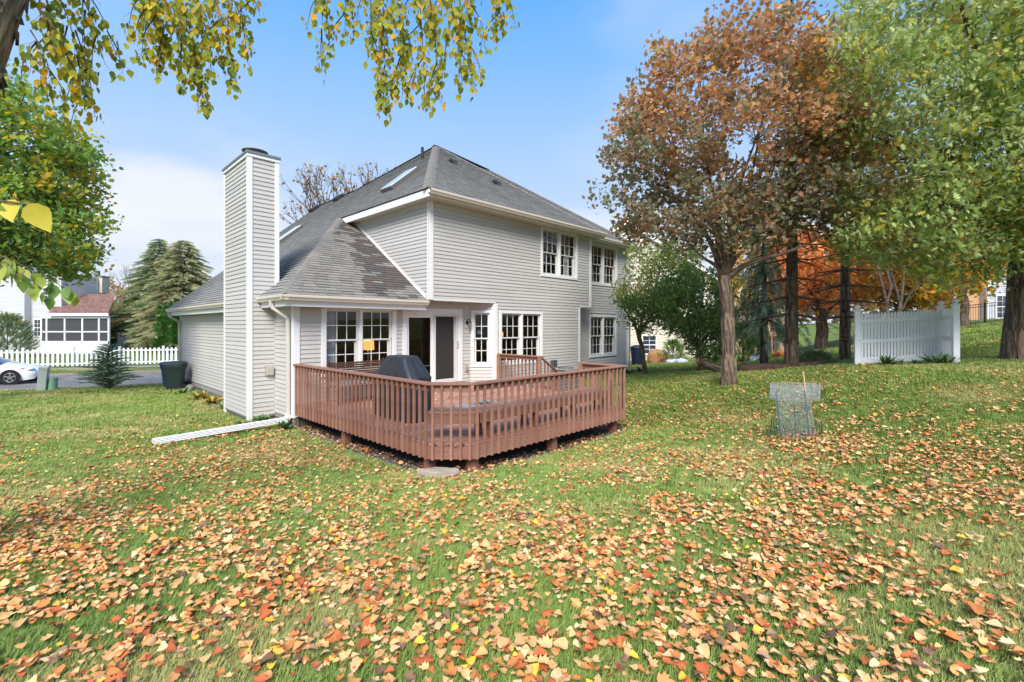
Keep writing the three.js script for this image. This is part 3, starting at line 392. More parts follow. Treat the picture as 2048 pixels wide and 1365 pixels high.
// ------------------------------------------------------------------ the deck (same plan axes as the house)
const DK = 0.50, RT = 1.41;
const deck = G('deck', 'brown stained timber deck with baluster railing, built-in bench and steps', 'deck', null, V3(KX, 0, -KD), HROT);
{
  const R = rng(21), dm = () => M.deck[Math.floor(R() * 4)], rm = () => M.rail[Math.floor(R() * 3)];
  const uL = (v) => v < -4.48 ? -3.25 + (-4.48 - v) : -3.25, uR = (v) => v < -3.82 ? 1.45 : v < -2.77 ? 1.45 + (v + 3.82) : 2.5;
  for (let v = -4.93; v < 0.50; v += 0.146) { const a = uL(v + 0.07), w = v > -0.02 ? (v > 0.4 ? 1.8 : 2.3 - Math.max(0, v + 0.02)) : uR(v + 0.07); let p = a; while (p < w - 0.05) { const q = Math.min(w, p + 2.2 + R() * 1.6); part(deck, 'deck_board', bev(q - p - 0.004, 0.035, 0.139, 0.005), dm(), [(p + q) / 2, DK - 0.0175 + (R() - 0.5) * 0.002, -v - 0.07]); p = q; } }
  const outline = [[-3.25, 0.45], [-3.25, -4.48], [-2.8, -4.93], [1.45, -4.93], [1.45, -3.82], [2.5, -2.77], [2.5, -0.02]];
  const P3 = (p, y) => [p[0], y, -p[1]];
  for (let i = 0; i < outline.length - 1; i++) {
    const a = outline[i], b = outline[i + 1]; beam(deck, 'rim_board', M.rail[i % 3], P3(a, DK - 0.13), P3(b, DK - 0.13), 0.04, 0.185, 0.005);
  }
  const rails = [[outline[0], outline[1]], [outline[1], outline[2]], [outline[2], outline[3]], [outline[3], outline[4]], [[2.5, -1.72], [2.5, -0.05]]];
  rails.forEach(([a, b], i) => {
    const L = Math.hypot(b[0] - a[0], b[1] - a[1]), dx = (b[0] - a[0]) / L, dv = (b[1] - a[1]) / L, nx = -dv, nv = dx;      // outward is to the right of travel in (u, v) seen from above
    const out = i === 4 ? -1 : 1, ox = dv * out * -1, ov = dx * out;
    const sgn = (() => { const cx = -0.6, cv = -2.2, mx = (a[0] + b[0]) / 2 - cx, mv = (a[1] + b[1]) / 2 - cv; return mx * nx + mv * nv > 0 ? 1 : -1; })();
    const ou = nx * sgn, on = nv * sgn;
    beam(deck, 'top_rail', M.cap, P3([a[0] - dx * 0.05, a[1] - dv * 0.05], RT - 0.018), P3([b[0] + dx * 0.05, b[1] + dv * 0.05], RT - 0.018 + i * 0.0006), 0.15, 0.036, 0.008);
    beam(deck, 'sub_rail', rm(), P3([a[0] + dx * 0.03, a[1] + dv * 0.03], RT - 0.085), P3([b[0] - dx * 0.03, b[1] - dv * 0.03], RT - 0.085), 0.036, 0.088, 0.005);
    const n = Math.round(L / 0.152); for (let k = 0; k <= n; k++) { const t = mix(0.045, L - 0.045, k / n), u = a[0] + dx * t + ou * 0.043, v = a[1] + dv * t + on * 0.043, yb = DK - 0.225; const m = part(deck, 'baluster', bev(0.038, RT - 0.04 - yb, 0.038, 0.004), rm(), [u, (RT - 0.04 + yb) / 2, -v]); m.rotation.y = Math.atan2(dv, dx) + (R() - 0.5) * 0.06; }
  });
  // posts below and at the rail
  for (const [u, v] of [[-3.12, -1.6], [-3.12, -4.3], [-2.7, -4.8], [-0.8, -4.8], [1.3, -4.75], [2.35, -2.6], [-1.2, -3.0]]) { const x = wx(u, v), d = wd(u, v), g = gh(x, d); bar(deck, 'support_post', M.rail[1], u - 0.07, g - 0.15, -v - 0.07, u + 0.07, DK - 0.04, -v + 0.07, 0.006); }
  for (const [u, v] of [[2.44, -1.72], [1.39, -3.86], [2.44, -0.1]]) bar(deck, 'rail_post', M.rail[2], u - 0.045, DK - 0.2, -v - 0.045, u + 0.045, RT - 0.038, -v + 0.045, 0.005);
  // bench along the front rail, corner cut included
  const seat = (a, b, nx, nv) => { for (let k = 0; k < 3; k++) { const o = 0.1 + k * 0.145; beam(deck, 'bench_board', dm(), P3([a[0] + nx * o, a[1] + nv * o], 0.915), P3([b[0] + nx * o, b[1] + nv * o], 0.915), 0.138, 0.035, 0.005); } beam(deck, 'bench_apron', M.rail[0], P3([a[0] + nx * 0.035, a[1] + nv * 0.035], 0.825), P3([b[0] + nx * 0.035, b[1] + nv * 0.035], 0.825), 0.036, 0.135, 0.005); beam(deck, 'bench_apron', M.rail[1], P3([a[0] + nx * 0.43, a[1] + nv * 0.43], 0.825), P3([b[0] + nx * 0.43, b[1] + nv * 0.43], 0.825), 0.036, 0.135, 0.005); };
  seat([-2.55, -4.85], [1.15, -4.85], 0, 1); seat([-3.17, -4.3], [-2.62, -4.85], 0.707, 0.707);
  for (const u of [-2.3, -1.2, -0.1, 1.0]) { bar(deck, 'bench_leg', M.rail[1], u - 0.045, DK, 4.44, u + 0.045, 0.757, 4.53, 0.005); bar(deck, 'bench_leg', M.rail[1], u - 0.045, DK, 4.70, u + 0.045, 0.757, 4.79, 0.005); }
  // steps on the right and their sloping handrail
  for (let k = 0; k < 2; k++) for (let j = 0; j < 2; j++) bar(deck, 'stair_tread', dm(), 2.53 + k * 0.29 + j * 0.142, DK - 0.2 - k * 0.17, 1.75, 2.53 + k * 0.29 + j * 0.142 + 0.136, DK - 0.165 - k * 0.17, 2.75, 0.005);
  for (const v of [-1.74, -2.76]) beam(deck, 'stair_stringer', M.rail[0], [2.5, DK - 0.15, -v], [3.2, 0.03, -v], 0.04, 0.22, 0.004);
  beam(deck, 'stair_rail', M.cap, [2.48, RT - 0.03, 1.72], [3.3, 0.88, 1.72], 0.09, 0.036, 0.006); bar(deck, 'stair_post', M.rail[1], 3.18, -0.1, 1.68, 3.27, 0.93, 1.77, 0.005);
  for (let k = 1; k < 5; k++) bar(deck, 'baluster', rm(), 2.5 + k * 0.14, DK - 0.1 - k * 0.09, 1.70, 2.538 + k * 0.14, RT - 0.06 - k * 0.088, 1.738, 0.004);
  // door step
  bar(deck, 'door_step', M.rail[2], -0.45, DK + 0.001, -0.51, 1.5, FL - 0.06, -0.2, 0.006);
}
const HW = (o, u, y, v, r = 0) => { o.position.copy(W(u, y, v)); o.rotation.y = HROT + r; return o; };
// grill under a fitted cover
{
  const g = G('covered_grill', 'barbecue grill under a black fitted cover by the deck railing', 'grill'); HW(g, -2.42, DK, -2.45, Math.PI / 2); g.scale.set(0.92, 0.92, 0.92);
  // cover as a loft of rounded rectangles; x is the long side
  const pos = [], idx = [], N = 96, ring = [[0.03, .70, .30, 0], [0.25, .71, .305, 0], [0.55, .70, .30, 0], [0.80, .71, .31, 0], [0.86, .725, .315, 0], [0.90, .70, .31, 0], [1.08, .52, .27, 0], [1.20, .40, .235, 0], [1.255, .365, .215, 0], [1.285, .32, .18, 0], [1.29, .16, .08, 0], [1.29, 0.001, 0.001, 0]];
  ring.forEach(([y, a, b], j) => { for (let i = 0; i < N; i++) { const q = i / N * 2 * Math.PI, c = Math.cos(q), s = Math.sin(q), p = 5.5, r = Math.pow(Math.pow(Math.abs(c), p) + Math.pow(Math.abs(s), p), -1 / p), w = y < 0.9 ? 0.022 * Math.sin(q * 13 + y * 3 + 2 * Math.sin(q * 3)) * (1 - y * 0.5) : 0.028 * (fbm(c * 3 + 9, s * 3 + 9, y * 4, 3) - 0.5) * 2 * (a > 0.1 ? 1 : 0); pos.push(c * r * (a + w), y + (y > 0.85 && y < 1.28 ? 0.014 * (fbm(c * 4, s * 4, 3, 2) - 0.5) : 0), s * r * (b + w)); if (j) { const A = (j - 1) * N + i, B = (j - 1) * N + (i + 1) % N; idx.push(A, A + N, B, B, A + N, B + N); } } });
  part(g, 'grill_cover', buf(pos, idx), new THREE.MeshStandardMaterial({ color: lin(44, 46, 50), roughness: 0.42, side: THREE.DoubleSide }));
  for (const [x, z] of [[-0.55, -0.2], [0.55, -0.2], [-0.55, 0.2], [0.55, 0.2]]) part(g, 'caster', new THREE.CylinderGeometry(0.035, 0.035, 0.03, 12), M.black, [x, 0.035, z], [Math.PI / 2, 0, 0]);
}
// patterned outdoor rug
{
  const cv = document.createElement('canvas'); cv.width = 512; cv.height = 512; const c = cv.getContext('2d'); c.fillStyle = 'rgb(140,144,146)'; c.fillRect(0, 0, 512, 512); c.fillStyle = 'rgb(66,70,76)';
  for (const [x, y, r] of [[128, 120, 110], [384, 120, 110], [128, 390, 110], [384, 390, 110], [256, 255, 90]]) { c.beginPath(); for (let k = 0; k < 16; k++) { const a = k * Math.PI / 8, q = k % 2 ? r * 0.42 : r; c.lineTo(x + q * Math.cos(a), y + q * Math.sin(a)); } c.fill(); }
  c.strokeStyle = 'rgb(52,54,60)'; c.lineWidth = 9; c.strokeRect(5, 5, 502, 502);
  const t = new THREE.CanvasTexture(cv); t.colorSpace = THREE.SRGBColorSpace;
  const m = new THREE.Mesh(bev(1.9, 0.012, 1.3, 0.004), std(0xffffff, 0.95, { map: t, bumpMap: roughBump, bumpScale: 0.003 })); top(m, 'outdoor_rug', 'grey outdoor rug with dark star pattern lying on the deck', 'rug'); HW(m, -0.75, DK + 0.008, -2.75);
}
// brown wooden bench with cushions against the family-room wall
{
  const g = G('garden_bench', 'brown slatted garden bench with grey cushion under the family room window', 'bench'); HW(g, -1.95, DK, -0.08);
  const w = std(lin(96, 66, 54), 0.8, { map: woodTex, bumpMap: woodTex, bumpScale: 0.002 }), cu = std(lin(128, 128, 130), 0.95, { bumpMap: roughBump, bumpScale: 0.003 });
  for (let k = 0; k < 9; k++) bar(g, 'back_slat', w, -0.68, 0.44 + k * 0.052, -0.34, 0.68, 0.484 + k * 0.052, -0.315, 0.004);
  for (let k = 0; k < 6; k++) bar(g, 'seat_slat', w, -0.68, 0.36, -0.28 + k * 0.09, 0.68, 0.385, -0.20 + k * 0.09, 0.004);
  for (const x of [-0.72, 0.68]) for (const z of [-0.34, 0.22]) bar(g, 'leg', w, x, 0, z, x + 0.045, z < 0 ? 0.95 : 0.6, z + 0.045, 0.005);
  for (const x of [-0.74, 0.67]) bar(g, 'armrest', w, x, 0.601, -0.29, x + 0.08, 0.63, 0.28, 0.006);
  bar(g, 'cushion', cu, -0.66, 0.386, -0.29, 0.0, 0.48, 0.26, 0.035); bar(g, 'cushion', cu, 0.01, 0.386, -0.29, 0.66, 0.48, 0.26, 0.035);
}
// lit lamps inside
{
  const lamp = (nm, lb, u, y, v, r, h, stem, I) => { const g = G(nm, lb, 'lamp'); HW(g, u, y, v); const sh = std(lin(255, 190, 110), 0.9, { emissive: new THREE.Color(1, 0.42, 0.1), emissiveIntensity: 0.85, side: THREE.DoubleSide }); part(g, 'lamp_shade', new THREE.CylinderGeometry(r * 0.94, r, h, 28, 1, true), sh, [0, stem + h / 2, 0]); part(g, 'lamp_stem', new THREE.CylinderGeometry(0.014, 0.014, stem + h * 0.6, 10), M.metal, [0, (stem + h * 0.6) / 2, 0]); part(g, 'lamp_base', new THREE.CylinderGeometry(0.09, 0.11, 0.03, 20), M.dark, [0, 0.015, 0]); part(g, 'finial', new THREE.SphereGeometry(0.014, 8, 6), M.metal, [0, stem + h + 0.01, 0]); const l = new THREE.PointLight(new THREE.Color(1, 0.72, 0.4), I, 8, 2); l.position.set(0, stem + h / 2, 0); l.castShadow = true; g.add(l); };
  const tb = G('side_table', 'small dark side table holding the lit lamp inside the family room', 'table'); HW(tb, -1.05, FL - 0.02, 1.35); part(tb, 'table_top', new THREE.CylinderGeometry(0.28, 0.28, 0.03, 28), M.roomFloor, [0, 0.60, 0]); part(tb, 'pedestal', new THREE.CylinderGeometry(0.03, 0.05, 0.585, 12), M.roomFloor, [0, 0.2925, 0]); part(tb, 'foot', new THREE.CylinderGeometry(0.18, 0.2, 0.02, 20), M.roomFloor, [0, 0.01, 0]);
  lamp('table_lamp', 'glowing orange drum shade lamp seen through the family room window', -1.05, FL + 0.596, 1.35, 0.165, 0.24, 0.34, 5);
  const t2 = G('console_table', 'narrow dark console table inside the kitchen window', 'table'); HW(t2, 4.12, FL - 0.02, 1.5); bar(t2, 'table_top', M.roomFloor, -0.4, 0.76, -0.16, 0.4, 0.79, 0.16, 0.006); for (const [x, z] of [[-0.36, -0.12], [0.32, -0.12], [-0.36, 0.09], [0.32, 0.09]]) bar(t2, 'leg', M.roomFloor, x, 0, z, x + 0.04, 0.759, z + 0.03, 0.004);
  lamp('table_lamp', 'slim glowing amber lamp seen through the kitchen window', 4.12, FL + 0.771, 1.5, 0.075, 0.17, 0.42, 3);
  const pd = G('pendant_shade', 'small pale cone shade hanging behind the narrow angled window', 'lamp'); HW(pd, 2.65, 2.0, 1.0); part(pd, 'lamp_shade', new THREE.CylinderGeometry(0.05, 0.12, 0.12, 22, 1, true), std(lin(225, 228, 245), 0.6, { side: THREE.DoubleSide }), [0, 0.06, 0]); part(pd, 'cord', new THREE.CylinderGeometry(0.005, 0.005, 0.74, 6), M.dark, [0, 0.49, 0]);
}
// bins, ball, downspout extension, stone and the planting by the wall
{
  const bin = (nm, lb, mat, u, v, r) => {
    const g = G(nm, lb, 'bin', 'wheeled bins beside the garage wall'); const p = W(u, 0, v); p.y = gh(p.x, -p.z) + 0.004; g.position.copy(p); g.rotation.y = HROT + r;
    const N = 28, loft = (rings, cap) => { const pos = [], idx = []; rings.forEach(([y, a, b, pz], j) => { for (let i = 0; i < N; i++) { const q = i / N * 2 * Math.PI, c = Math.cos(q), s = Math.sin(q), P = 6, k = Math.pow(Math.pow(Math.abs(c), P) + Math.pow(Math.abs(s), P), -1 / P); pos.push(c * k * a, y, s * k * b + (pz ?? 0)); if (j) { const A = (j - 1) * N + i, B = (j - 1) * N + (i + 1) % N; idx.push(A, A + N, B, B, A + N, B + N); } } }); return buf(pos, idx); };
    part(g, 'bin_body', loft([[0.03, .01, .01], [0.03, .22, .23], [0.05, .235, .245], [0.30, .25, .265, .01], [0.72, .28, .30, .02], [0.74, .30, .32, .02], [0.84, .305, .325, .02], [0.85, .315, .335, .02], [0.90, .315, .335, .02], [0.90, .01, .01, .02]]), mat);
    part(g, 'bin_lid', loft([[0.905, .33, .36, .02], [0.93, .335, .365, .02], [0.965, .31, .34, .0], [0.985, .24, .27, -.02], [0.99, .01, .01, -.02]]), mat);
    bar(g, 'bin_handle', mat, -0.2, 0.86, -0.36, 0.2, 0.89, -0.33, 0.01);
    for (const x of [-0.24, 0.24]) part(g, 'bin_wheel', new THREE.CylinderGeometry(0.12, 0.12, 0.05, 22), M.black, [x, 0.12, -0.26], [0, 0, Math.PI / 2]);
  };
  bin('recycling_bin', 'blue wheeled recycling bin behind the dark green bin', std(lin(28, 74, 128), 0.5), -3.72, 10.55, -1.2); bin('waste_bin', 'dark green wheeled waste bin by the garage wall', std(lin(38, 54, 50), 0.5), -3.8, 9.85, -1.9);
  const bl = new THREE.Mesh(new THREE.SphereGeometry(0.14, 24, 16), std(lin(168, 164, 158), 0.85, { map: concTex })); const bp = W(-3.55, 0, 8.9); bl.position.set(bp.x, gh(bp.x, -bp.z) + 0.13, bp.z); top(bl, 'garden_ball', 'pale grey stone garden ball beside the waste bin', 'garden ball');
  // ribbed extension pipe lying on the lawn
  const e = G('downspout_extension', 'long white ribbed downspout extension lying across the lawn', 'downspout'); const a = W(-3.42, 0.18, 0.62), b = onG(306, 8.35, 0.045); b.y += 0.03; const dir = b.clone().sub(a), L = dir.length(); e.position.copy(a); e.quaternion.setFromRotationMatrix(new THREE.Matrix4().lookAt(a, b, V3(0, 1, 0))); // -z runs along the pipe
  const s = new THREE.Shape(); const pr = []; const wv = 0.062, hv = 0.045; for (let i = 0; i <= 10; i++) pr.push([mix(-wv, wv, i / 10), hv + (i % 2 ? -0.006 : 0)]); for (let i = 0; i <= 6; i++) pr.push([wv + (i % 2 ? -0.006 : 0), mix(hv, -hv, i / 6)]); for (let i = 0; i <= 10; i++) pr.push([mix(wv, -wv, i / 10), -hv + (i % 2 ? 0.006 : 0)]); for (let i = 1; i < 6; i++) pr.push([-wv + (i % 2 ? 0.006 : 0), mix(-hv, hv, i / 6)]);
  pr.forEach(([x, y], i) => i ? s.lineTo(x, y) : s.moveTo(x, y)); const hole = new THREE.Path(pr.map(([x, y]) => new THREE.Vector2(x * 0.9, y * 0.88)).reverse()); s.holes.push(hole);
  const g = new THREE.ExtrudeGeometry(s, { depth: L, bevelEnabled: false }); part(e, 'pipe', g, M.vinyl, [0, 0, -L]); beam(e, 'elbow', M.cream, [0, 0.0, 0.02], [0, 0.07, 0.1], 0.10, 0.075, 0.01);
  // flagstone at the deck corner
  const st = (() => { const q = new THREE.IcosahedronGeometry(1, 3), p = q.attributes.position; for (let i = 0; i < p.count; i++) { const v = V3().fromBufferAttribute(p, i), k = 0.8 + 0.45 * fbm(v.x * 1.4 + 7, v.y * 1.4 + 7, v.z * 1.4 + 3, 3); p.setXYZ(i, v.x * k * 0.30, clamp(v.y * 2, -1, 1) * k * 0.055, v.z * k * 0.17); } q.computeVertexNormals(); return q; })();
  const f = new THREE.Mesh(st, std(lin(222, 206, 180), 0.95, { map: concTex, bumpMap: roughBump, bumpScale: 0.01 })); const fp = onG(876, 6.68); f.position.set(fp.x, fp.y + 0.045, fp.z); f.rotation.set(0.08, 0.35, -0.06); top(f, 'flagstone', 'rough tan flagstone lying at the cut corner of the deck', 'stone');
  // gravel strip below the deck
  const N = 2600, im = new THREE.InstancedMesh(new THREE.IcosahedronGeometry(0.018, 0), std(0xffffff, 0.95), N), R = rng(9), o = new THREE.Object3D(); let k = 0; while (k < N) { const u = mix(-3.75, 3.0, R()), v = mix(-5.35, -0.2 + 0.9, R()), x = wx(u, v), d = wd(u, v); if (inDeck(x, d, -0.5) || inHouse(x, d, 0.02) || (u > 1.8 && v < -4.0)) continue; o.position.set(x, gh(x, d) + 0.004, -d); o.rotation.set(R() * 6, R() * 6, R() * 6); o.scale.set(0.6 + R(), 0.5 + R() * 0.6, 0.6 + R()); o.updateMatrix(); im.setMatrixAt(k, o.matrix); const c = 0.12 + 0.22 * R(); im.setColorAt(k++, new THREE.Color(c * 1.08, c, c * 0.9)); }
  top(im, 'gravel', 'small brown gravel strip below the deck edge', 'gravel', null, 'stuff');
  // soil sheet under the gravel, following the ground
  const pos = [], idx = []; const nu = 40, nv = 34; for (let j = 0; j <= nv; j++) for (let i = 0; i <= nu; i++) { const u = mix(-3.78, 2.55, i / nu), v = mix(-5.25, 0.6, j / nv), x = wx(u, v), d = wd(u, v); pos.push(x, gh(x, d) + 0.005 + 0.004, -d); if (i && j) { const b = j * (nu + 1) + i; idx.push(b - 1, b, b - nu - 2, b, b - nu - 1, b - nu - 2); } }
  const soil = new THREE.Mesh(buf(pos, idx), new THREE.MeshStandardMaterial({ color: lin(92, 76, 64), roughness: 1, bumpMap: roughBump, bumpScale: 0.02, side: THREE.DoubleSide })); top(soil, 'bare_soil', 'bare brown soil strip around and below the deck', 'soil', null, 'structure');
}
// air conditioner behind the deck
{
  const g = G('air_conditioner', 'grey louvred air conditioner standing by the kitchen wall', 'air conditioner'); const p = W(5.05, 0, -0.62); p.y = gh(p.x, -p.z) - 0.01; g.position.copy(p); g.rotation.y = HROT;
  bar(g, 'pad', M.conc, -0.42, 0, -0.42, 0.42, 0.06, 0.42, 0.01); bar(g, 'cabinet_core', std(lin(70, 72, 74), 0.7), -0.33, 0.061, -0.33, 0.33, 0.72, 0.33); for (let k = 0; k < 13; k++) bar(g, 'louvre', std(lin(150, 152, 152), 0.5), -0.36, 0.09 + k * 0.048, -0.36, 0.36, 0.11 + k * 0.048, 0.36, 0.005); bar(g, 'top_panel', std(lin(150, 152, 152), 0.5), -0.37, 0.721, -0.37, 0.37, 0.77, 0.37, 0.012); part(g, 'fan_grille', new THREE.TorusGeometry(0.26, 0.012, 8, 30), M.dark, [0, 0.775, 0], [Math.PI / 2, 0, 0]);
  for (const x of [-0.36, 0.345]) for (const z of [-0.36, 0.345]) bar(g, 'corner_post', std(lin(150, 152, 152), 0.5), x, 0.061, z, x + 0.015, 0.72, z + 0.015);
}
console.log('deck and near objects ready');
// ------------------------------------------------------------------ vegetation
// flat leaf from an outline [x, y] (y runs from stalk to tip), folded and curled a little; size 1
function leafGeo(out, fold = 0.12, curl = 0.15, twist = 0) { const pts = [...out, ...out.slice(1, -1).reverse().map(([x, y]) => [-x, y])], pos = [0, 0.45, 0], idx = [], uv = [0.5, 0.45]; for (const [x, y] of pts) { pos.push(x, y, Math.abs(x) * fold * 2 + curl * (y - 0.45) * (y - 0.45) * 2 + twist * x * (y - 0.4)); uv.push(x + 0.5, y); } for (let i = 1; i <= pts.length; i++) idx.push(0, i, i % pts.length + 1); const g = buf(pos, idx, uv); return g; }
const MAPLE = [[0, 0], [0.16, 0.03], [0.40, 0.10], [0.28, 0.24], [0.50, 0.46], [0.33, 0.50], [0.36, 0.68], [0.17, 0.62], [0.12, 0.84], [0, 1]];
const OAK = [[0, 0], [0.05, 0.14], [0.26, 0.22], [0.09, 0.36], [0.33, 0.52], [0.10, 0.60], [0.22, 0.78], [0.06, 0.80], [0, 1]];
const BIRCH = [[0, 0], [0.2, 0.08], [0.36, 0.28], [0.34, 0.45], [0.22, 0.68], [0.08, 0.88], [0, 1]];
const OVAL = [[0, 0], [0.2, 0.25], [0.22, 0.55], [0, 1]];
const lg = { maple: leafGeo(MAPLE), oak: leafGeo(OAK, 0.05, 0.2), birch: leafGeo(BIRCH, 0.1, 0.12), oval: leafGeo(OVAL, 0.15, 0.2) };
// a spray of leaves, used as one copy: size is in leaf lengths; each leaf keeps a tone of its own
function clumpOf(geo, n, rad, seed) { const R = rng(seed), list = []; for (let i = 0; i < n; i++) { const g = geo.clone(); orient(obj3, R, 0.5); const p = V3(R() - 0.5, (R() - 0.5) * 0.8, R() - 0.5).normalize().multiplyScalar(rad * Math.pow(R(), 0.6)); obj3.position.copy(p); obj3.scale.setScalar(0.7 + 0.6 * R()); obj3.updateMatrix(); g.applyMatrix4(obj3.matrix); const k = 0.72 + 0.56 * R(), w = 0.92 + 0.16 * R(), c = new Float32Array(g.attributes.position.count * 3); for (let j = 0; j < c.length; j += 3) { c[j] = k * w; c[j + 1] = k; c[j + 2] = k * (2 - w) * 0.95; } g.setAttribute('color', new THREE.BufferAttribute(c, 3)); list.push(g); } return merge(list); }
function whiteCol(g) { g.setAttribute('color', new THREE.BufferAttribute(new Float32Array(g.attributes.position.count * 3).fill(1), 3)); return g; }
const obj3 = new THREE.Object3D();
const cl = {}; const clump = (k) => cl[k] ??= clumpOf(lg[k], 7, 2.1, k.length * 17 + 3);
for (const k in lg) whiteCol(lg[k]);
// random leaf orientation: tip hangs outwards and down, blade faces up more than sideways
function orient(o, R, droop = 0.5) { const a = R() * 6.283; o.rotation.set(0, 0, 0); const tip = V3(Math.cos(a), -droop + (R() - 0.5) * 0.9, Math.sin(a)).normalize(), nr = V3((R() - 0.5) * 2.4, 0.7, (R() - 0.5) * 2.4).normalize(), x = tip.clone().cross(nr).normalize(), z = x.clone().cross(tip); o.quaternion.setFromRotationMatrix(new THREE.Matrix4().makeBasis(x, tip, z)); }
function crownMesh(name, leaves, geo, mat) { const im = new THREE.InstancedMesh(geo, mat, leaves.length); leaves.forEach((l, i) => { obj3.position.copy(l.p); obj3.quaternion.copy(l.q); obj3.scale.setScalar(l.s); obj3.updateMatrix(); im.setMatrixAt(i, obj3.matrix); im.setColorAt(i, l.c); }); im.name = name; im.userData.kind = 'stuff'; return im; }
// broadleaf tree. blobs: [x, y, z, rx, ry, rz, clusters] around the base; pal(p, R) gives a colour
function broadleaf(t) {
  const R = rng(t.seed), g = G(t.name, t.label, 'tree', t.group, t.pos), wood = [], fork = V3(...(t.fork ?? [0, t.h * 0.35, 0]));
  const lean = [V3(0, -0.3, 0), V3(0, 0.12, 0), V3(fork.x * 0.25, fork.y * 0.35, fork.z * 0.3), V3(fork.x * 0.7 + 0.05, fork.y * 0.72, fork.z * 0.7), fork];
  part(g, 'trunk', tube(lean, [t.r * 1.55, t.r * 1.2, t.r, t.r * 0.95, t.r * 0.9], 16, t.knob ?? 0.25), t.bark ?? M.bark);
  const leaves = [], limbEnds = [], all = [];
  for (const [bx, by, bz, rx, ry, rz, n] of t.blobs) for (let i = 0; i < n; i++) { const q = V3(R() * 2 - 1, R() * 2 - 1, R() * 2 - 1); if (q.length() > 1) { i--; continue; } q.setLength(Math.pow(q.length(), 0.6)); const c = V3(bx + q.x * rx, by + q.y * ry, bz + q.z * rz); c.y += 0.5 * (fbm(c.x * 0.8 + 20, c.z * 0.8 + 20, c.y, 2) - 0.5); all.push(c); }
  // main limbs to a spread of clusters, then twigs from the nearest limb point
  const nodes = [{ p: fork, r: t.r * 0.85 }]; const mains = t.limbs ?? 9;
  for (let k = 0; k < mains; k++) { const c = all[Math.floor((k + 0.5) / mains * all.length)], mid = fork.clone().lerp(c, 0.45); mid.y += 0.25 * (c.y - fork.y) * (R() - 0.2); mid.x += (R() - 0.5) * 0.4; mid.z += (R() - 0.5) * 0.4; const cv = new THREE.CatmullRomCurve3([fork.clone().setY(fork.y - 0.15), fork.clone().lerp(mid, 0.35).setY(mix(fork.y, mid.y, 0.5)), mid, c]), pts = cv.getPoints(10), r0 = t.r * (0.35 + 0.3 * R()); wood.push(tube(pts, pts.map((_, i) => mix(r0, 0.012, Math.pow(i / 10, 0.8))), 7)); pts.forEach((p, i) => { if (i > 2) nodes.push({ p, r: mix(r0, 0.012, i / 10) }); }); }
  all.forEach((c, i) => {
    let best = nodes[0], bd = 1e9; for (const n of nodes) { const d = n.p.distanceTo(c) + (n.p.y > c.y ? 0.6 : 0); if (d < bd) { bd = d; best = n; } }
    if (bd > 0.15 && (t.twigs ?? 1) > R()) { const m = best.p.clone().lerp(c, 0.5); m.y += 0.08 * bd; m.x += (R() - 0.5) * 0.15 * bd; const r = Math.min(best.r * 0.6, 0.01 + bd * 0.009); wood.push(tube([best.p, m, c], [r, r * 0.6, 0.004], 4)); if (i % 3 === 0) nodes.push({ p: m, r: r * 0.7 }); }
    const tone = R(), n = Math.round((t.per ?? 40) / 7); for (let k = 0; k < n; k++) { const rr = (t.rc ?? 0.45) * 0.85 * Math.pow(R(), 0.55), q = V3(R() - 0.5, (R() - 0.5) * 0.75, R() - 0.5).normalize().multiplyScalar(rr), p = c.clone().add(q); orient(obj3, R, t.droop); leaves.push({ p, q: obj3.quaternion.clone(), s: (t.leaf ?? 0.12) * (0.7 + 0.6 * R()), c: t.pal(p, R, tone) }); }
  });
  part(g, 'branches', merge(wood), t.bark ?? M.bark); if (leaves.length) g.add(crownMesh('crown', leaves, clump(t.geo ?? 'maple'), M.leaf)); shade(g); return g;
}
const vivid = (c, s) => { const l = 0.3 * c.r + 0.59 * c.g + 0.11 * c.b; c.r = Math.max(0, l + (c.r - l) * s); c.g = Math.max(0, l + (c.g - l) * s); c.b = Math.max(0, l + (c.b - l) * s); return c; };
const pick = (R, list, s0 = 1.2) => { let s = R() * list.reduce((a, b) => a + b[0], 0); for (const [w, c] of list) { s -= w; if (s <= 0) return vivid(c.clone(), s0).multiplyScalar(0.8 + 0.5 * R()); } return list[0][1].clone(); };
const C = (r, g, b) => lin(r, g, b);
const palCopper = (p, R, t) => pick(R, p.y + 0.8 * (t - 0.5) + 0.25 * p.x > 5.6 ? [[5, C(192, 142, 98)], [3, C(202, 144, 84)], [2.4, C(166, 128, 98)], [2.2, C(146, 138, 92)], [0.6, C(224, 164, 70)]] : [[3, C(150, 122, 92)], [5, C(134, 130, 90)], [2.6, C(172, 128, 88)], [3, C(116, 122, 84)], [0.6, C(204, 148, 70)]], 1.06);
const palOak = (p, R, t) => pick(R, [[5, C(168, 182, 112)], [4, C(188, 198, 138)], [3, C(140, 162, 96)], [3 * t, C(214, 202, 106)], [0.35, C(196, 140, 84)]]);
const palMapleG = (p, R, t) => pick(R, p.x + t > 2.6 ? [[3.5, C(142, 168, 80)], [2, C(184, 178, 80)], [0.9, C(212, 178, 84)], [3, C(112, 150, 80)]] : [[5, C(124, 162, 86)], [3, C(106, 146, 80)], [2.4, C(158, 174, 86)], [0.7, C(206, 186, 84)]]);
const palBirch = (p, R, t) => pick(R, [[4, C(156, 162, 72)], [3, C(178, 172, 68)], [2, C(200, 172, 60)], [2, C(122, 140, 68)], [0.6, C(212, 164, 72)]]);
const palOrange = (p, R, t) => pick(R, [[4, C(238, 166, 92)], [3, C(244, 182, 112)], [2, C(228, 146, 82)], [0.9, C(232, 190, 100)]], 1.05);
const palYellow = (p, R, t) => pick(R, [[4, C(214, 172, 62)], [3, C(196, 168, 70)], [2, C(150, 150, 66)], [1, C(224, 150, 60)]]);
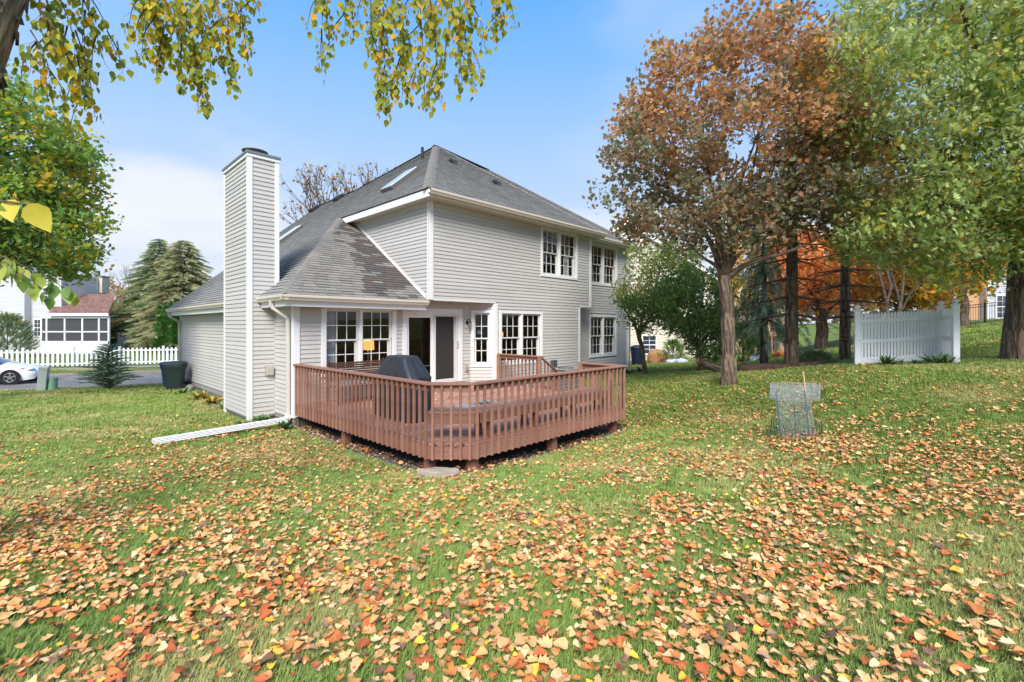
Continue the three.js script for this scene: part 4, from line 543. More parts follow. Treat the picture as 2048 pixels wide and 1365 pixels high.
const palGreen = (p, R, t) => pick(R, [[4, C(116, 144, 82)], [3, C(98, 126, 72)], [2, C(138, 160, 92)], [0.6 * t, C(188, 170, 82)]]);
const palBrown = (p, R, t) => pick(R, [[4, C(176, 140, 96)], [3, C(156, 124, 88)], [2, C(190, 154, 92)]]);
const treeAt = (px, d) => onG(px, d, 0);
// copper maple beside the house
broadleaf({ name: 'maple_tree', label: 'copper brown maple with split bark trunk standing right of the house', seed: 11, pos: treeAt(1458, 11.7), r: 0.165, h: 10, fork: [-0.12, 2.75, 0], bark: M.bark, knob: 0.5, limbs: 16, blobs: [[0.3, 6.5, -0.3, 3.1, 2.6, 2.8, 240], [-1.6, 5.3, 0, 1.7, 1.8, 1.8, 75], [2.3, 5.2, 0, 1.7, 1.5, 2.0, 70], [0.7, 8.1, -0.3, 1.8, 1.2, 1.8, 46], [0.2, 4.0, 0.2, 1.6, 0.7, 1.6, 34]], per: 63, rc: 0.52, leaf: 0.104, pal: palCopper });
// pin oak at the right edge
broadleaf({ name: 'oak_tree', label: 'tall green pin oak with thick straight trunk beside the white fence', seed: 12, pos: treeAt(2052, 11.1), r: 0.36, h: 13, fork: [0.05, 3.6, 0], bark: M.barkDark, knob: 0.15, limbs: 20, blobs: [[-1.8, 5.6, 0.8, 3.6, 3.0, 3.0, 240], [-3.4, 6.6, 1.2, 2.2, 2.4, 2, 130], [-2.2, 3.0, 0.6, 2.6, 1.2, 1.8, 120], [1, 6, 0, 3, 3.4, 3, 120], [-1.2, 8.8, 0.6, 3, 2, 2.6, 130], [-0.6, 5.4, 2.0, 2.6, 2.4, 1.3, 170], [-0.8, 3.2, 1.7, 1.8, 0.8, 1.1, 60]], per: 84, rc: 0.52, leaf: 0.118, geo: 'oak', pal: palOak, droop: 0.7 });
// green and gold maple at the left
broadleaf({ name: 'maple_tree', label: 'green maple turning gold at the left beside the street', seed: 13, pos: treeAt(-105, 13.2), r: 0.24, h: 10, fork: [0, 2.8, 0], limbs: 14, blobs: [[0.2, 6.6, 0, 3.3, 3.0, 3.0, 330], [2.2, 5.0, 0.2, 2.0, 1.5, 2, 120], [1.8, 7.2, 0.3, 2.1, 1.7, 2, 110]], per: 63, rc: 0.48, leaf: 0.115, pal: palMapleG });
// small trees and shrubs by the right end of the house
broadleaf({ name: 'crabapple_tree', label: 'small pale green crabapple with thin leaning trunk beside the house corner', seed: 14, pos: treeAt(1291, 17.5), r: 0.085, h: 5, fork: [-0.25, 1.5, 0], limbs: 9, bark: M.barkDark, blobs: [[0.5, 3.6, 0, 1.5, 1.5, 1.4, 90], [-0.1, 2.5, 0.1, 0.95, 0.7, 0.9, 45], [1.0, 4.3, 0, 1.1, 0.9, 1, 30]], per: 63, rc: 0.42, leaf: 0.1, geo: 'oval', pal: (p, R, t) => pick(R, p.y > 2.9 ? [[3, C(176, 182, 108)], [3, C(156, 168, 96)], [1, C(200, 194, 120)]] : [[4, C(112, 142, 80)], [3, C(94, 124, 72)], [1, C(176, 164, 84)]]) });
broadleaf({ name: 'lilac_shrub', label: 'tall dense dark green shrub in front of the neighbour house', seed: 15, pos: treeAt(1398, 16.2), r: 0.07, h: 4, fork: [0, 0.5, 0], limbs: 12, bark: M.barkDark, blobs: [[-0.3, 2.5, 0, 1.25, 1.1, 1.1, 120], [0.35, 1.4, 0, 0.75, 0.9, 0.8, 70], [-0.9, 2.2, 0.1, 0.8, 0.8, 0.8, 50]], per: 70, rc: 0.4, leaf: 0.1, geo: 'oval', pal: palGreen });
// background trees
const bg = 'autumn trees beyond the neighbouring gardens';
[['orange_maple_tree', 'blazing orange maple beyond the spruces', 1643, 27, 0.32, palOrange, [[0, 4.4, 0, 3.6, 2.2, 3, 190], [-1.5, 5.4, 0, 2.4, 1.8, 2, 80]], [0, 1.7, 0], 21],
  ['yellow_maple_tree', 'golden yellow tree behind the white picket fence', 1800, 25, 0.28, palYellow, [[0, 4.5, 0, 3.4, 2.6, 3, 190], [1.8, 3.4, 0, 2.2, 1.6, 2, 80]], [0, 1.6, 0], 22],
  ['orange_maple_tree', 'orange and gold tree behind the pin oak', 1925, 27, 0.28, (p, R, t) => t > 0.5 ? palYellow(p, R, t) : palOrange(p, R, t), [[0, 5.5, 0, 3.4, 3.2, 3, 190]], [0, 1.8, 0], 23],
  ['yellow_maple_tree', 'pale gold tree behind the copper maple', 1525, 34, 0.26, palYellow, [[0, 6, 0, 3, 3.2, 3, 130]], [0, 2, 0], 24],
  ['brown_oak_tree', 'tan leaved oak behind the screened porch roof', 196, 62, 0.3, palBrown, [[0, 5.6, 0, 4.2, 3, 3, 170]], [0, 2.2, 0], 25],
  ['brown_oak_tree', 'brown leaved tree between the porch and the spruces', 262, 70, 0.3, palBrown, [[0, 4.4, 0, 4, 3, 3, 130]], [0, 1.8, 0], 26]]
  .forEach(([n, l, px, d, r, pal, blobs, fork, seed]) => broadleaf({ name: n, label: l, group: bg, seed, pos: treeAt(px, d), r, h: 7, fork, limbs: 9, bark: M.barkDark, blobs, per: 34, rc: 0.7, leaf: 0.2, pal, twigs: 0.5 }));
// nearly bare trees behind the roof and by the street: twiggy with few leaves
const bareTree = (label, px, d, h, seed, few) => { const R = rng(seed), g = G('bare_tree', label, 'tree', 'nearly bare autumn trees'), w = [], lv = []; g.position.copy(treeAt(px, d)); const grow = (p, dir, len, r, k) => { const e = p.clone().addScaledVector(dir, len), m = p.clone().lerp(e, 0.5).add(V3((R() - 0.5) * len * 0.15, 0, (R() - 0.5) * len * 0.15)); w.push(tube([p, m, e], [r, r * 0.85, r * 0.65], k > 2 ? 7 : 4)); if (k <= 2) for (let i = 0; i < few; i++) { orient(obj3, R, 0.6); lv.push({ p: m.clone().lerp(e, R()).add(V3((R() - 0.5) * 0.2, (R() - 0.5) * 0.2, (R() - 0.5) * 0.2)), q: obj3.quaternion.clone(), s: 0.13 + 0.1 * R(), c: pick(R, [[3, C(178, 130, 80)], [2, C(196, 156, 84)], [1, C(120, 110, 70)]]) }); } if (!k) return; const n = 2 + (R() > 0.45 ? 1 : 0); for (let i = 0; i < n; i++) { const a = R() * 6.283, t = 0.28 + 0.3 * R(), x = V3(Math.cos(a), 0, Math.sin(a)); grow(e.clone().addScaledVector(dir, -len * 0.3 * (i > 0 ? R() : 0)), dir.clone().multiplyScalar(Math.cos(t)).addScaledVector(x, Math.sin(t)).add(V3(0, 0.12, 0)).normalize(), len * (0.68 + 0.16 * R()), r * 0.62, k - 1); } }; grow(V3(0, -0.2, 0), V3(0.03, 1, 0).normalize(), h * 0.27, h * 0.0125, 6); part(g, 'trunk', w[0], M.barkDark); part(g, 'branches', merge(w.slice(1)), M.twig); if (lv.length) g.add(crownMesh('crown', lv, lg.maple, M.leaf)); shade(g); };
bareTree('thin tree with a few tan leaves rising behind the shingled roof', 660, 31, 15.5, 31, 1); bareTree('slender sparse tree beside the taller one behind the roof', 722, 33, 14.5, 32, 1); bareTree('leafless grey tree beyond the screened porch', 235, 66, 12.5, 33, 0); bareTree('bare twiggy tree left of the tall spruces', 300, 60, 11.5, 34, 0);
// ---- conifers: whorls of boughs carrying needle sprays
const sprayGeo = (() => { const pos = [], idx = []; const tri = (a, b, c) => { const n = pos.length / 3; pos.push(...a, ...b, ...c); idx.push(n, n + 1, n + 2); }; for (let k = 0; k < 9; k++) { const y = 0.06 + k * 0.105, l = 0.30 * (1 - k * 0.075); for (const s of [-1, 1]) { tri([0, y, 0], [s * l, y + 0.16, -0.05 - 0.05 * (k % 2)], [0, y + 0.07, 0.012]); tri([0, y + 0.03, 0], [s * l * 0.45, y + 0.15, 0.11], [0, y + 0.09, 0]); } } tri([-0.015, 0, 0], [0.015, 0, 0], [0, 1, -0.04]); return buf(pos, idx); })();
function conifer(t) {
  const R = rng(t.seed), g = G(t.name, t.label, 'tree', t.group, t.pos), wood = [], sp = [], h = t.h, z0 = t.from ?? 0.3;
  part(g, 'trunk', tube([V3(0, -0.3, 0), V3(0, 0.15, 0), V3(0.02, h * 0.3, 0), V3(0, h * 0.7, 0.02), V3(0, h, 0)], [t.r * 1.4, t.r * 1.1, t.r * 0.85, t.r * 0.5, 0.015], 12, 0.15), t.bark ?? M.barkDark);
  for (let y = z0; y < h - 0.15; y += (t.gap ?? 0.28) * (0.8 + 0.4 * R())) {
    const f = (y - z0) / (h - z0), L0 = t.w * Math.pow(1 - f, t.pw ?? 0.8) + 0.12, n = t.n ?? 7, a0 = R() * 6.283;
    for (let k = 0; k < n; k++) {
      const a = a0 + k / n * 6.283 + (R() - 0.5) * 0.5, L = L0 * (0.7 + 0.45 * R()), dr = (t.droop ?? 0.25) * L, up = t.lift ?? 0.1, dir = V3(Math.cos(a), 0, Math.sin(a)), b = V3(0, y, 0), m = dir.clone().multiplyScalar(L * 0.55).setY(y + up * L - dr * 0.35), e = dir.clone().multiplyScalar(L).setY(y + up * L * 0.9 - dr);
      wood.push(tube([b, m, e], [Math.max(0.012, 0.012 + 0.016 * L * (1 - f)), 0.012, 0.004], 4));
      if (y < (t.bare ?? 0)) { for (let q = 0; q < 7; q++) { const s0 = 0.3 + 0.1 * q, p = b.clone().lerp(m, Math.min(1, s0 * 1.6)).lerp(e, s0), sd = V3(-Math.sin(a), -0.2 + R() * 0.3, Math.cos(a)).multiplyScalar((q % 2 ? 1 : -1) * 0.35 * L * (1 - s0 * 0.6)).addScaledVector(dir, 0.18 * L); wood.push(tube([p, p.clone().add(sd)], [0.006, 0.002], 3)); } continue; }
      const ns = Math.max(3, Math.round(L * (t.dense ?? 7)));
      for (let s = 0; s < ns; s++) { const q = 0.18 + 0.82 * (s + R() * 0.8) / ns, p = q < 0.55 ? b.clone().lerp(m, q / 0.55) : m.clone().lerp(e, (q - 0.55) / 0.45), sd = (R() - 0.5) * 1.9, hang = (t.hang ?? 0.3) + 0.5 * R() * (t.hang ?? 0.3), tip = V3(Math.cos(a + sd), -hang + (R() - 0.4) * 0.3, Math.sin(a + sd)).normalize(), nr = V3((R() - 0.5) * 0.6, 1, (R() - 0.5) * 0.6), x = tip.clone().cross(nr).normalize(); obj3.quaternion.setFromRotationMatrix(new THREE.Matrix4().makeBasis(x, tip, x.clone().cross(tip))); sp.push({ p, q: obj3.quaternion.clone(), s: (t.spray ?? 0.4) * (0.7 + 0.6 * R()) * (0.6 + 0.4 * (1 - f)), c: t.pal(p, R, q) }); }
    }
  }
  part(g, 'boughs', merge(wood), t.wood ?? M.twig); g.add(crownMesh('needles', sp, sprayGeo, M.needle)); shade(g); return g;
}
const palSpruce = (p, R, q) => pick(R, [[4, C(132, 148, 112)], [3, C(148, 158, 116)], [2, C(112, 130, 100)], [q, C(184, 174, 128)]]);
const palGold = (p, R, q) => pick(R, [[4, C(158, 162, 116)], [3, C(174, 172, 124)], [2, C(134, 146, 106)], [1, C(188, 170, 126)]], 1);
const palBlue = (p, R, q) => pick(R, [[4, C(158, 178, 148)], [3, C(176, 192, 166)], [2, C(134, 154, 128)]]);
conifer({ name: 'spruce_tree', label: 'dark spruce left of the olive one behind the garage', seed: 41, pos: treeAt(318, 52), r: 0.3, h: 12.4, w: 5.0, pw: 0.8, gap: 0.3, n: 11, dense: 8, spray: 0.9, droop: 0.2, lift: 0.22, pal: palSpruce, group: 'spruces behind the garage' });
conifer({ name: 'spruce_tree', label: 'olive gold spruce right of the dark one behind the garage', seed: 42, pos: treeAt(368, 48), r: 0.28, h: 11.4, w: 4.4, pw: 0.6, gap: 0.3, n: 11, dense: 8, spray: 0.85, droop: 0.2, lift: 0.3, pal: palGold, group: 'spruces behind the garage' });
conifer({ name: 'young_spruce', label: 'small young blue green spruce on the lawn near the street', seed: 43, pos: treeAt(216, 16.4), r: 0.03, h: 1.75, w: 0.72, pw: 0.85, from: 0.08, gap: 0.09, n: 9, dense: 26, spray: 0.15, wood: std(lin(92, 106, 84), 0.9), droop: -0.05, lift: 0.35, hang: -0.1, pal: palBlue });
conifer({ name: 'spruce_tree', label: 'tall spruce with bare lower trunk rising from the brick planting ring', seed: 44, pos: treeAt(1583, 13.6), r: 0.17, h: 11, w: 1.9, from: 1.6, bare: 4.0, gap: 0.5, n: 5, dense: 7, spray: 0.42, droop: 0.45, lift: 0.05, hang: 1.2, pal: palSpruce, group: 'spruces behind the copper maple' });
conifer({ name: 'spruce_tree', label: 'spruce with bare lower boughs left of the picket fence', seed: 45, pos: treeAt(1690, 16.2), r: 0.16, h: 12, w: 2.6, from: 1.6, bare: 5.2, gap: 0.5, n: 5, dense: 6, spray: 0.45, droop: 0.35, lift: 0.05, hang: 0.9, pal: palSpruce, group: 'spruces behind the copper maple' });
conifer({ name: 'weeping_spruce', label: 'drooping blue green spruce boughs behind the maple trunk', seed: 47, pos: treeAt(1528, 16.0), r: 0.12, h: 6.4, w: 1.2, from: 1.7, gap: 0.32, n: 7, dense: 8, spray: 0.42, droop: 0.9, lift: 0.05, hang: 2.2, pal: palBlue });
for (const [px, d, h, l] of [[1770, 19.5, 8, 'slim dark trunked tree behind the picket fence'], [1800, 20.5, 8, 'thin dark tree between the spruce and the gold tree']]) bareTree(l, px, d, h, 35 + (px & 7), 3);
// arborvitae hedge plants and yews: dense upright sprays
const dense = (nm, lb, px, d, h, w, pal, seed, group, sz = 0.22, cnt = 900) => { const R = rng(seed), g = G(nm, lb, 'shrub', group), lv = []; g.position.copy(treeAt(px, d)); part(g, 'stem', tube([V3(0, -0.1, 0), V3(0, h * 0.85, 0)], [0.05, 0.015], 7), M.barkDark); for (let i = 0; i < cnt; i++) { const f = Math.pow(R(), 0.9), a = R() * 6.283, prof = w * Math.pow(Math.max(0.02, 1 - f), 0.45) * Math.min(1, 0.55 + f * 3), r = prof * Math.pow(R(), 0.35) * (0.85 + 0.3 * noise(a * 2, f * 6, seed)), p = V3(Math.cos(a) * r, 0.05 + f * (h - 0.1), Math.sin(a) * r), tip = V3(Math.cos(a) * 0.7, 0.55 + 0.5 * R(), Math.sin(a) * 0.7).normalize(), nr = V3(Math.cos(a) + (R() - 0.5), (R() - 0.5), Math.sin(a) + (R() - 0.5)), x = tip.clone().cross(nr).normalize(); obj3.quaternion.setFromRotationMatrix(new THREE.Matrix4().makeBasis(x, tip, x.clone().cross(tip))); lv.push({ p, q: obj3.quaternion.clone(), s: sz * (0.7 + 0.6 * R()), c: pal(p, R, R()) }); } g.add(crownMesh('foliage', lv, sprayGeo, M.needle)); shade(g); };
const palArb = (p, R) => pick(R, [[4, C(76, 118, 56)], [3, C(62, 102, 52)], [2, C(94, 130, 66)]]);
[[322, 3.3], [333, 3.7], [344, 3.9], [355, 3.6]].forEach(([px, h], i) => dense('arborvitae', 'bright green arborvitae in the clipped row behind the garage corner', px, 44, h + 0.6, 0.62, palArb, 50 + i, 'row of arborvitae', 0.42, 420));
dense('yew_shrub', 'rounded dark yew in front of the white house', 14, 38, 3.3, 1.9, palSpruce, 56, null, 0.5, 900);
dense('boxwood_shrub', 'small rounded box shrub by the neighbour house wall', 1346, 25, 1.2, 0.75, palGreen, 57, null, 0.22, 500);
dense('juniper_shrub', 'round green shrub left of the neighbour grill', 1487, 21, 1.75, 1.15, palGreen, 58, null, 0.26, 800);
dense('low_juniper', 'low dark spreading juniper beside the brick planting ring', 1632, 14.6, 0.42, 0.55, palSpruce, 59, null, 0.18, 300);
// ---- birch: leaning trunk at the left edge, hanging twigs over the top of the picture
{
  const R = rng(61), g = G('birch_tree', 'leaning river birch with shaggy bark and hanging twigs above the lawn', 'tree'), base = onG(-390, 3.3), tw = [], lv = [];
  const q = (px, py, d) => at(px, py, d), T = [base.clone().setY(base.y - 0.2), q(-250, 620, 3.25), q(-100, 250, 3.2), q(-6, 0, 3.2), q(70, -260, 3.15), q(190, -620, 3.0)];
  const cv = new THREE.CatmullRomCurve3(T), pts = cv.getPoints(40); part(g, 'trunk', tube(pts, pts.map((_, i) => mix(0.2, 0.10, i / 40)), 22, 0.5), M.barkBirch);
  // loose bark plates
  for (let k = 0; k < 46; k++) { const i = 6 + Math.floor(R() * 24), p = pts[i], a = R() * 6.283, r = mix(0.2, 0.10, i / 40) * 1.02, b = part(g, 'bark_plate', bev(0.05 + 0.06 * R(), 0.05 + 0.09 * R(), 0.008, 0.003), M.barkBirch); b.position.set(p.x + Math.cos(a) * r, p.y + (R() - 0.5) * 0.1, p.z + Math.sin(a) * r); b.rotation.set((R() - 0.5) * 0.5, Math.PI / 2 - a, (R() - 0.5) * 0.6); }
  const limb = (P, r0, r1) => { const c = new THREE.CatmullRomCurve3(P).getPoints(14); tw.push(tube(c, c.map((_, i) => mix(r0, r1, i / 14)), 6)); return c; };
  const strand = (P, n, size, spread) => { const c = new THREE.CatmullRomCurve3(P), L = c.getLength(), pt = c.getPoints(10); tw.push(tube(pt, pt.map((_, i) => mix(0.006, 0.0016, i / 10)), 4)); for (let i = 0; i < n; i++) { const t = 0.12 + 0.88 * R(), p = c.getPoint(t), o = V3((R() - 0.5), -0.2 - R() * 0.6, (R() - 0.5)).multiplyScalar(spread), e = p.clone().add(o); if (i % 2) tw.push(tube([p, e], [0.0012, 0.0008], 3)); const nr = V3(R() - 0.5, (R() - 0.5) * 0.8, R() - 0.35 + 0.3).normalize(), tip = V3((R() - 0.5) * 0.8, -1, (R() - 0.5) * 0.8).normalize(), x = tip.clone().cross(nr).normalize(); obj3.quaternion.setFromRotationMatrix(new THREE.Matrix4().makeBasis(x, tip, x.clone().cross(tip))); lv.push({ p: e, q: obj3.quaternion.clone(), s: size * (0.5 + 0.85 * R()), c: palBirch(e, R, 0) }); } };
  // limbs high above the picture
  limb([T[4], q(200, -240, 3.3), q(420, -210, 3.6), q(560, -140, 3.8)], 0.05, 0.012); limb([T[5], q(420, -420, 3.5), q(760, -300, 3.8), q(1000, -160, 4.0)], 0.06, 0.012); limb([T[4], q(160, -130, 3.3), q(260, -60, 3.5)], 0.03, 0.008);
  // hanging twigs: start pixel, end pixel, depth, leaves
  const S = [[655, -60, 640, 110, 3.9, 34], [690, -80, 690, 70, 3.9, 26], [760, -90, 772, 225, 3.8, 80], [790, -80, 805, 190, 3.8, 70], [830, -80, 850, 200, 3.85, 70], [850, -60, 880, 205, 3.8, 60], [880, -70, 925, 170, 3.9, 60], [900, -70, 938, 140, 4.0, 46], [740, -70, 742, 120, 3.8, 34], [960, -60, 940, 40, 4, 26], [985, -60, 1003, 60, 4, 34],
    [60, -60, 120, 110, 3.4, 44], [90, -60, 170, 190, 3.5, 70], [120, -70, 210, 130, 3.6, 60], [70, 10, 150, 160, 3.3, 50], [140, -50, 232, 110, 3.6, 46], [60, 60, 105, 170, 3.3, 40], [150, 60, 190, 235, 3.6, 46], [250, -60, 345, 120, 3.6, 60], [290, -60, 380, 150, 3.6, 70], [330, -60, 408, 205, 3.7, 80], [350, -60, 440, 120, 3.7, 60], [400, -60, 470, 160, 3.8, 60], [420, -60, 500, 90, 3.8, 46], [280, -40, 320, 60, 3.5, 30], [450, -60, 520, 20, 3.8, 24]];
  for (const [a, b, c, e, d, n] of S) { const P0 = q(a, b, d), P2 = q(c, e, d + 0.15), P1 = q(mix(a, c, 0.6), mix(b, e, 0.42), d); strand([P0, P1, P2], Math.round(n * (a < 200 ? 0.95 : 1.5)), 0.056, 0.11); for (let k = 0; k < 3; k++) { const f = 0.2 + 0.25 * k, s = q(mix(a, c, f + 0.1), mix(b, e, f), d), w = (R() - 0.5) * 90; strand([s, q(mix(a, c, f) + w * 0.7, mix(b, e, f) + 35, d + 0.1), q(mix(a, c, f) + w, mix(b, e, f) + 85, d + 0.1)], Math.round(n * (a < 200 ? 0.3 : 0.5)), 0.052, 0.09); } }
  part(g, 'branches', merge(tw), M.twig);
  g.add(crownMesh('leaves', lv, lg.birch, M.leaf));
  // the low twig that reaches in front of the street, leaf by leaf
  const lowT = []; const mats = [C(150, 170, 60), C(120, 152, 62), C(170, 176, 60), C(104, 140, 60), C(214, 196, 50)].map((c) => new THREE.MeshPhysicalMaterial({ color: c, roughness: 0.6, transmission: 0.35, thickness: 0, side: THREE.DoubleSide }));
  const near = (p, s, m) => { const l = part(g, 'leaf', lg.birch, mats[m]); l.position.copy(p); const tip = V3((R() - 0.4) * 0.9, -0.8, (R() - 0.5) * 0.6).normalize(), nr = V3(R() - 0.5, R() * 0.6, 0.8).normalize(), x = tip.clone().cross(nr).normalize(); l.quaternion.setFromRotationMatrix(new THREE.Matrix4().makeBasis(x, tip, x.clone().cross(tip))); l.scale.setScalar(s); };
  for (const [P, n] of [[[q(-60, 490, 2.1), q(20, 520, 2.1), q(90, 555, 2.15), q(152, 588, 2.2)], 13], [[q(-60, 520, 2.1), q(40, 548, 2.1), q(102, 592, 2.15)], 9], [[q(-50, 545, 2.0), q(8, 525, 2.05), q(40, 560, 2.05)], 6]]) { const c = new THREE.CatmullRomCurve3(P), pt = c.getPoints(10); lowT.push(tube(pt, pt.map((_, i) => mix(0.004, 0.0012, i / 10)), 5)); for (let i = 0; i < n; i++) near(c.getPoint(0.15 + 0.85 * i / (n - 1)).add(V3((R() - 0.5) * 0.03, -0.005, (R() - 0.5) * 0.03)), 0.055 + 0.025 * R(), Math.floor(R() * 4)); }
  const c2 = new THREE.CatmullRomCurve3([q(-80, 400, 1.15), q(0, 402, 1.15), q(60, 410, 1.15)]).getPoints(8); lowT.push(tube(c2, c2.map(() => 0.0022), 5)); near(q(58, 408, 1.14), 0.078, 4); near(q(18, 402, 1.16), 0.07, 4); near(q(-12, 400, 1.14), 0.072, 0); near(q(40, 405, 1.18), 0.05, 3);
  part(g, 'low_twig', merge(lowT), M.twig); shade(g);
}
// ---- low plants along the walls and fence
const plant = (nm, lb, p, n, len, wid, pal, seed, spread = 0.7, group) => { const R = rng(seed), g = G(nm, lb, 'plant', group), by = {}; g.position.copy(p); for (let i = 0; i < n; i++) { const a = R() * 6.283, l = len * (0.6 + 0.6 * R()), s = spread * (0.4 + 0.8 * R()), pos = [], idx = [], K = 6; for (let k = 0; k <= K; k++) { const t = k / K, w = wid * Math.sin(Math.PI * Math.min(1, 0.12 + t * 0.9)) * (0.8 + 0.4 * R() * 0), r = s * l * Math.sin(t * 1.45), y = l * (0.85 * t - 0.55 * s * t * t), cx = Math.cos(a) * r, cz = Math.sin(a) * r; for (const e of [-1, 0, 1]) pos.push(cx - Math.sin(a) * w * e, Math.max(0.005, y + (e ? 0.12 * w : 0)), cz + Math.cos(a) * w * e); if (k) { const b = k * 3; for (const j of [0, 1]) idx.push(b + j - 3, b + j, b + j - 2, b + j, b + j + 1, b + j - 2); } } part(g, 'plant_leaf', buf(pos, idx), pal[Math.floor(R() * pal.length)]); } shade(g); };
const pm = (...cs) => cs.map((c) => new THREE.MeshStandardMaterial({ color: c, roughness: 0.7, side: THREE.DoubleSide }));
const pg = pm(C(92, 124, 70), C(76, 108, 60), C(118, 142, 86)), py = pm(C(190, 160, 70), C(168, 150, 72), C(200, 140, 60)), pv = pm(C(150, 166, 128), C(110, 138, 96), C(176, 184, 150));
const onH = (u, v) => { const p = W(u, 0, v); p.y = gh(p.x, -p.z); return p; };
plant('hosta', 'green hosta in the corner between chimney and wall', onH(-3.62, 1.32), 26, 0.36, 0.06, pg, 71); plant('hosta', 'green hosta below the downspout elbow', onH(-3.55, 0.35), 24, 0.36, 0.06, pg, 72); plant('hosta', 'small hosta at the chimney corner trim', onH(-4.0, 1.55), 12, 0.26, 0.05, pg, 73, 0.9);
plant('variegated_grass', 'pale variegated grass clump behind the chimney', onH(-3.75, 4.1), 60, 0.42, 0.016, pv, 74, 0.9); plant('yellow_hosta', 'yellowing hosta along the garage wall', onH(-3.75, 5.2), 40, 0.46, 0.05, py, 75, 0.9); plant('yellow_hosta', 'gold and green hosta nearer the waste bin', onH(-3.8, 6.4), 36, 0.44, 0.05, [...py, pg[2]], 76, 0.9); plant('hosta', 'leafy green plant in front of the stone ball', onH(-3.85, 8.3), 24, 0.34, 0.06, pg, 77);
plant('hosta', 'broad leaved green plant at the right corner of the house', onH(9.4, -0.35), 40, 0.5, 0.07, pg, 78, 0.9); plant('hosta', 'green clump at the end of the house wall', onH(10.6, -0.3), 30, 0.42, 0.06, pg, 79, 0.9);
for (const [px, d, n, l, pal, s] of [[1772, 11.6, 30, 0.5, pg, 1], [1798, 11.4, 24, 0.3, pg, 2], [1835, 11.3, 34, 0.28, pm(C(120, 150, 128), C(96, 126, 98)), 3], [1872, 11.2, 34, 0.55, pg, 4], [1893, 11.1, 24, 0.5, pg, 5], [1727, 11.6, 12, 0.22, pm(C(206, 190, 70)), 6]]) plant('border_plant', ['leafy perennial at the foot of the picket fence', 'low green perennial in the fence border', 'grey green perennial in the fence border', 'tall green perennial near the fence end post', 'leafy green perennial beside the fence end post', 'small yellow plant beside the fence post'][s - 1], treeAt(px, d), n, l, 0.03, pal, 80 + s, 0.8, 'perennials along the picket fence');
console.log('vegetation ready');
// ------------------------------------------------------------------ fences
{
  // white picket fence on the right: ball-topped posts, pointed pickets, three rails, a short return panel
  const g = G('picket_fence', 'white vinyl picket fence section with ball topped posts under the oak', 'fence'); const A = onG(1715, 12.1), B = onG(1912, 11.3), C2 = onG(1882, 12.25); g.position.copy(A); const V = M.vinyl, dir = B.clone().sub(A); const H = 1.42;
  const post = (p, s = 1) => { const q = sub(g, 'post', [p.x - A.x, p.y - A.y - 0.1, p.z - A.z], [0, Math.atan2(-dir.z, dir.x), 0]); part(q, 'post_shaft', bev(0.125, H + 0.1, 0.125, 0.01), V, [0, (H + 0.1) / 2, 0]); part(q, 'post_cap', bev(0.15, 0.03, 0.15, 0.008), V, [0, H + 0.116, 0]); part(q, 'post_ball', new THREE.SphereGeometry(0.068, 20, 14), V, [0, H + 0.195, 0]); };
  const pk = (() => { const w = 0.031, s = new THREE.Shape([[-w, 0], [w, 0], [w, 0.96], [0, 1], [-w, 0.96]].map(([x, y]) => new THREE.Vector2(x, y))); const q = new THREE.ExtrudeGeometry(s, { depth: 0.022, bevelEnabled: false }); q.translate(0, 0, -0.011); return q; })();
  const panel = (P, Q, n) => { const L = Math.hypot(Q.x - P.x, Q.z - P.z), ry = Math.atan2(-(Q.z - P.z), Q.x - P.x); for (let k = 0; k < n; k++) { const t = (k + 0.6) / (n + 0.2), p = P.clone().lerp(Q, t); part(g, 'picket', pk, V, [p.x - A.x, p.y - A.y + 0.09, p.z - A.z], [0, ry, 0], [1, 1.27, 1]); } for (const [y, h] of [[0.12, 0.15], [0.62, 0.09], [1.14, 0.09]]) { const m = part(g, 'rail', bev(L, h, 0.045, 0.006), V, [(P.x + Q.x) / 2 - A.x, (P.y + Q.y) / 2 - A.y + y, (P.z + Q.z) / 2 - A.z]); m.rotation.y = ry; m.rotation.z = Math.atan2(Q.y - P.y, L); } };
  post(A); post(B); post(C2); panel(A.clone().lerp(B, 0.03), C2.clone().lerp(A, 0.02), 24); panel(C2, B, 9); shade(g);
}
{
  // white picket fence beyond the street
  const g = G('street_picket_fence', 'long low white picket fence beyond the street', 'fence'), t = 13.2, P = (l) => V3(SO[0] + SDX * l - SDD * t, -0.32, -(SO[1] + SDD * l + SDX * t)), o = P(-22); g.position.copy(o); const ry = Math.atan2(SDD, SDX); g.rotation.y = ry;
  const s = new THREE.Shape([[-0.06, 0], [0.06, 0], [0.06, 0.94], [0.035, 0.99], [0, 1], [-0.035, 0.99], [-0.06, 0.94]].map(([x, y]) => new THREE.Vector2(x, y))), pk = new THREE.ExtrudeGeometry(s, { depth: 0.025, bevelEnabled: false });
  for (let k = 0; k < 150; k++) part(g, 'picket', pk, M.vinyl, [k * 0.235, 0.04, 0.02], null, [1, 1.08, 1]);
  for (let k = 0; k < 16; k++) part(g, 'post', bev(0.13, 1.25, 0.13, 0.01), M.vinyl, [k * 2.35, 0.6, -0.06]);
  for (const y of [0.18, 0.95]) part(g, 'rail', bev(35.2, 0.09, 0.04, 0.005), M.vinyl, [17.5, y, -0.01]); shade(g);
}
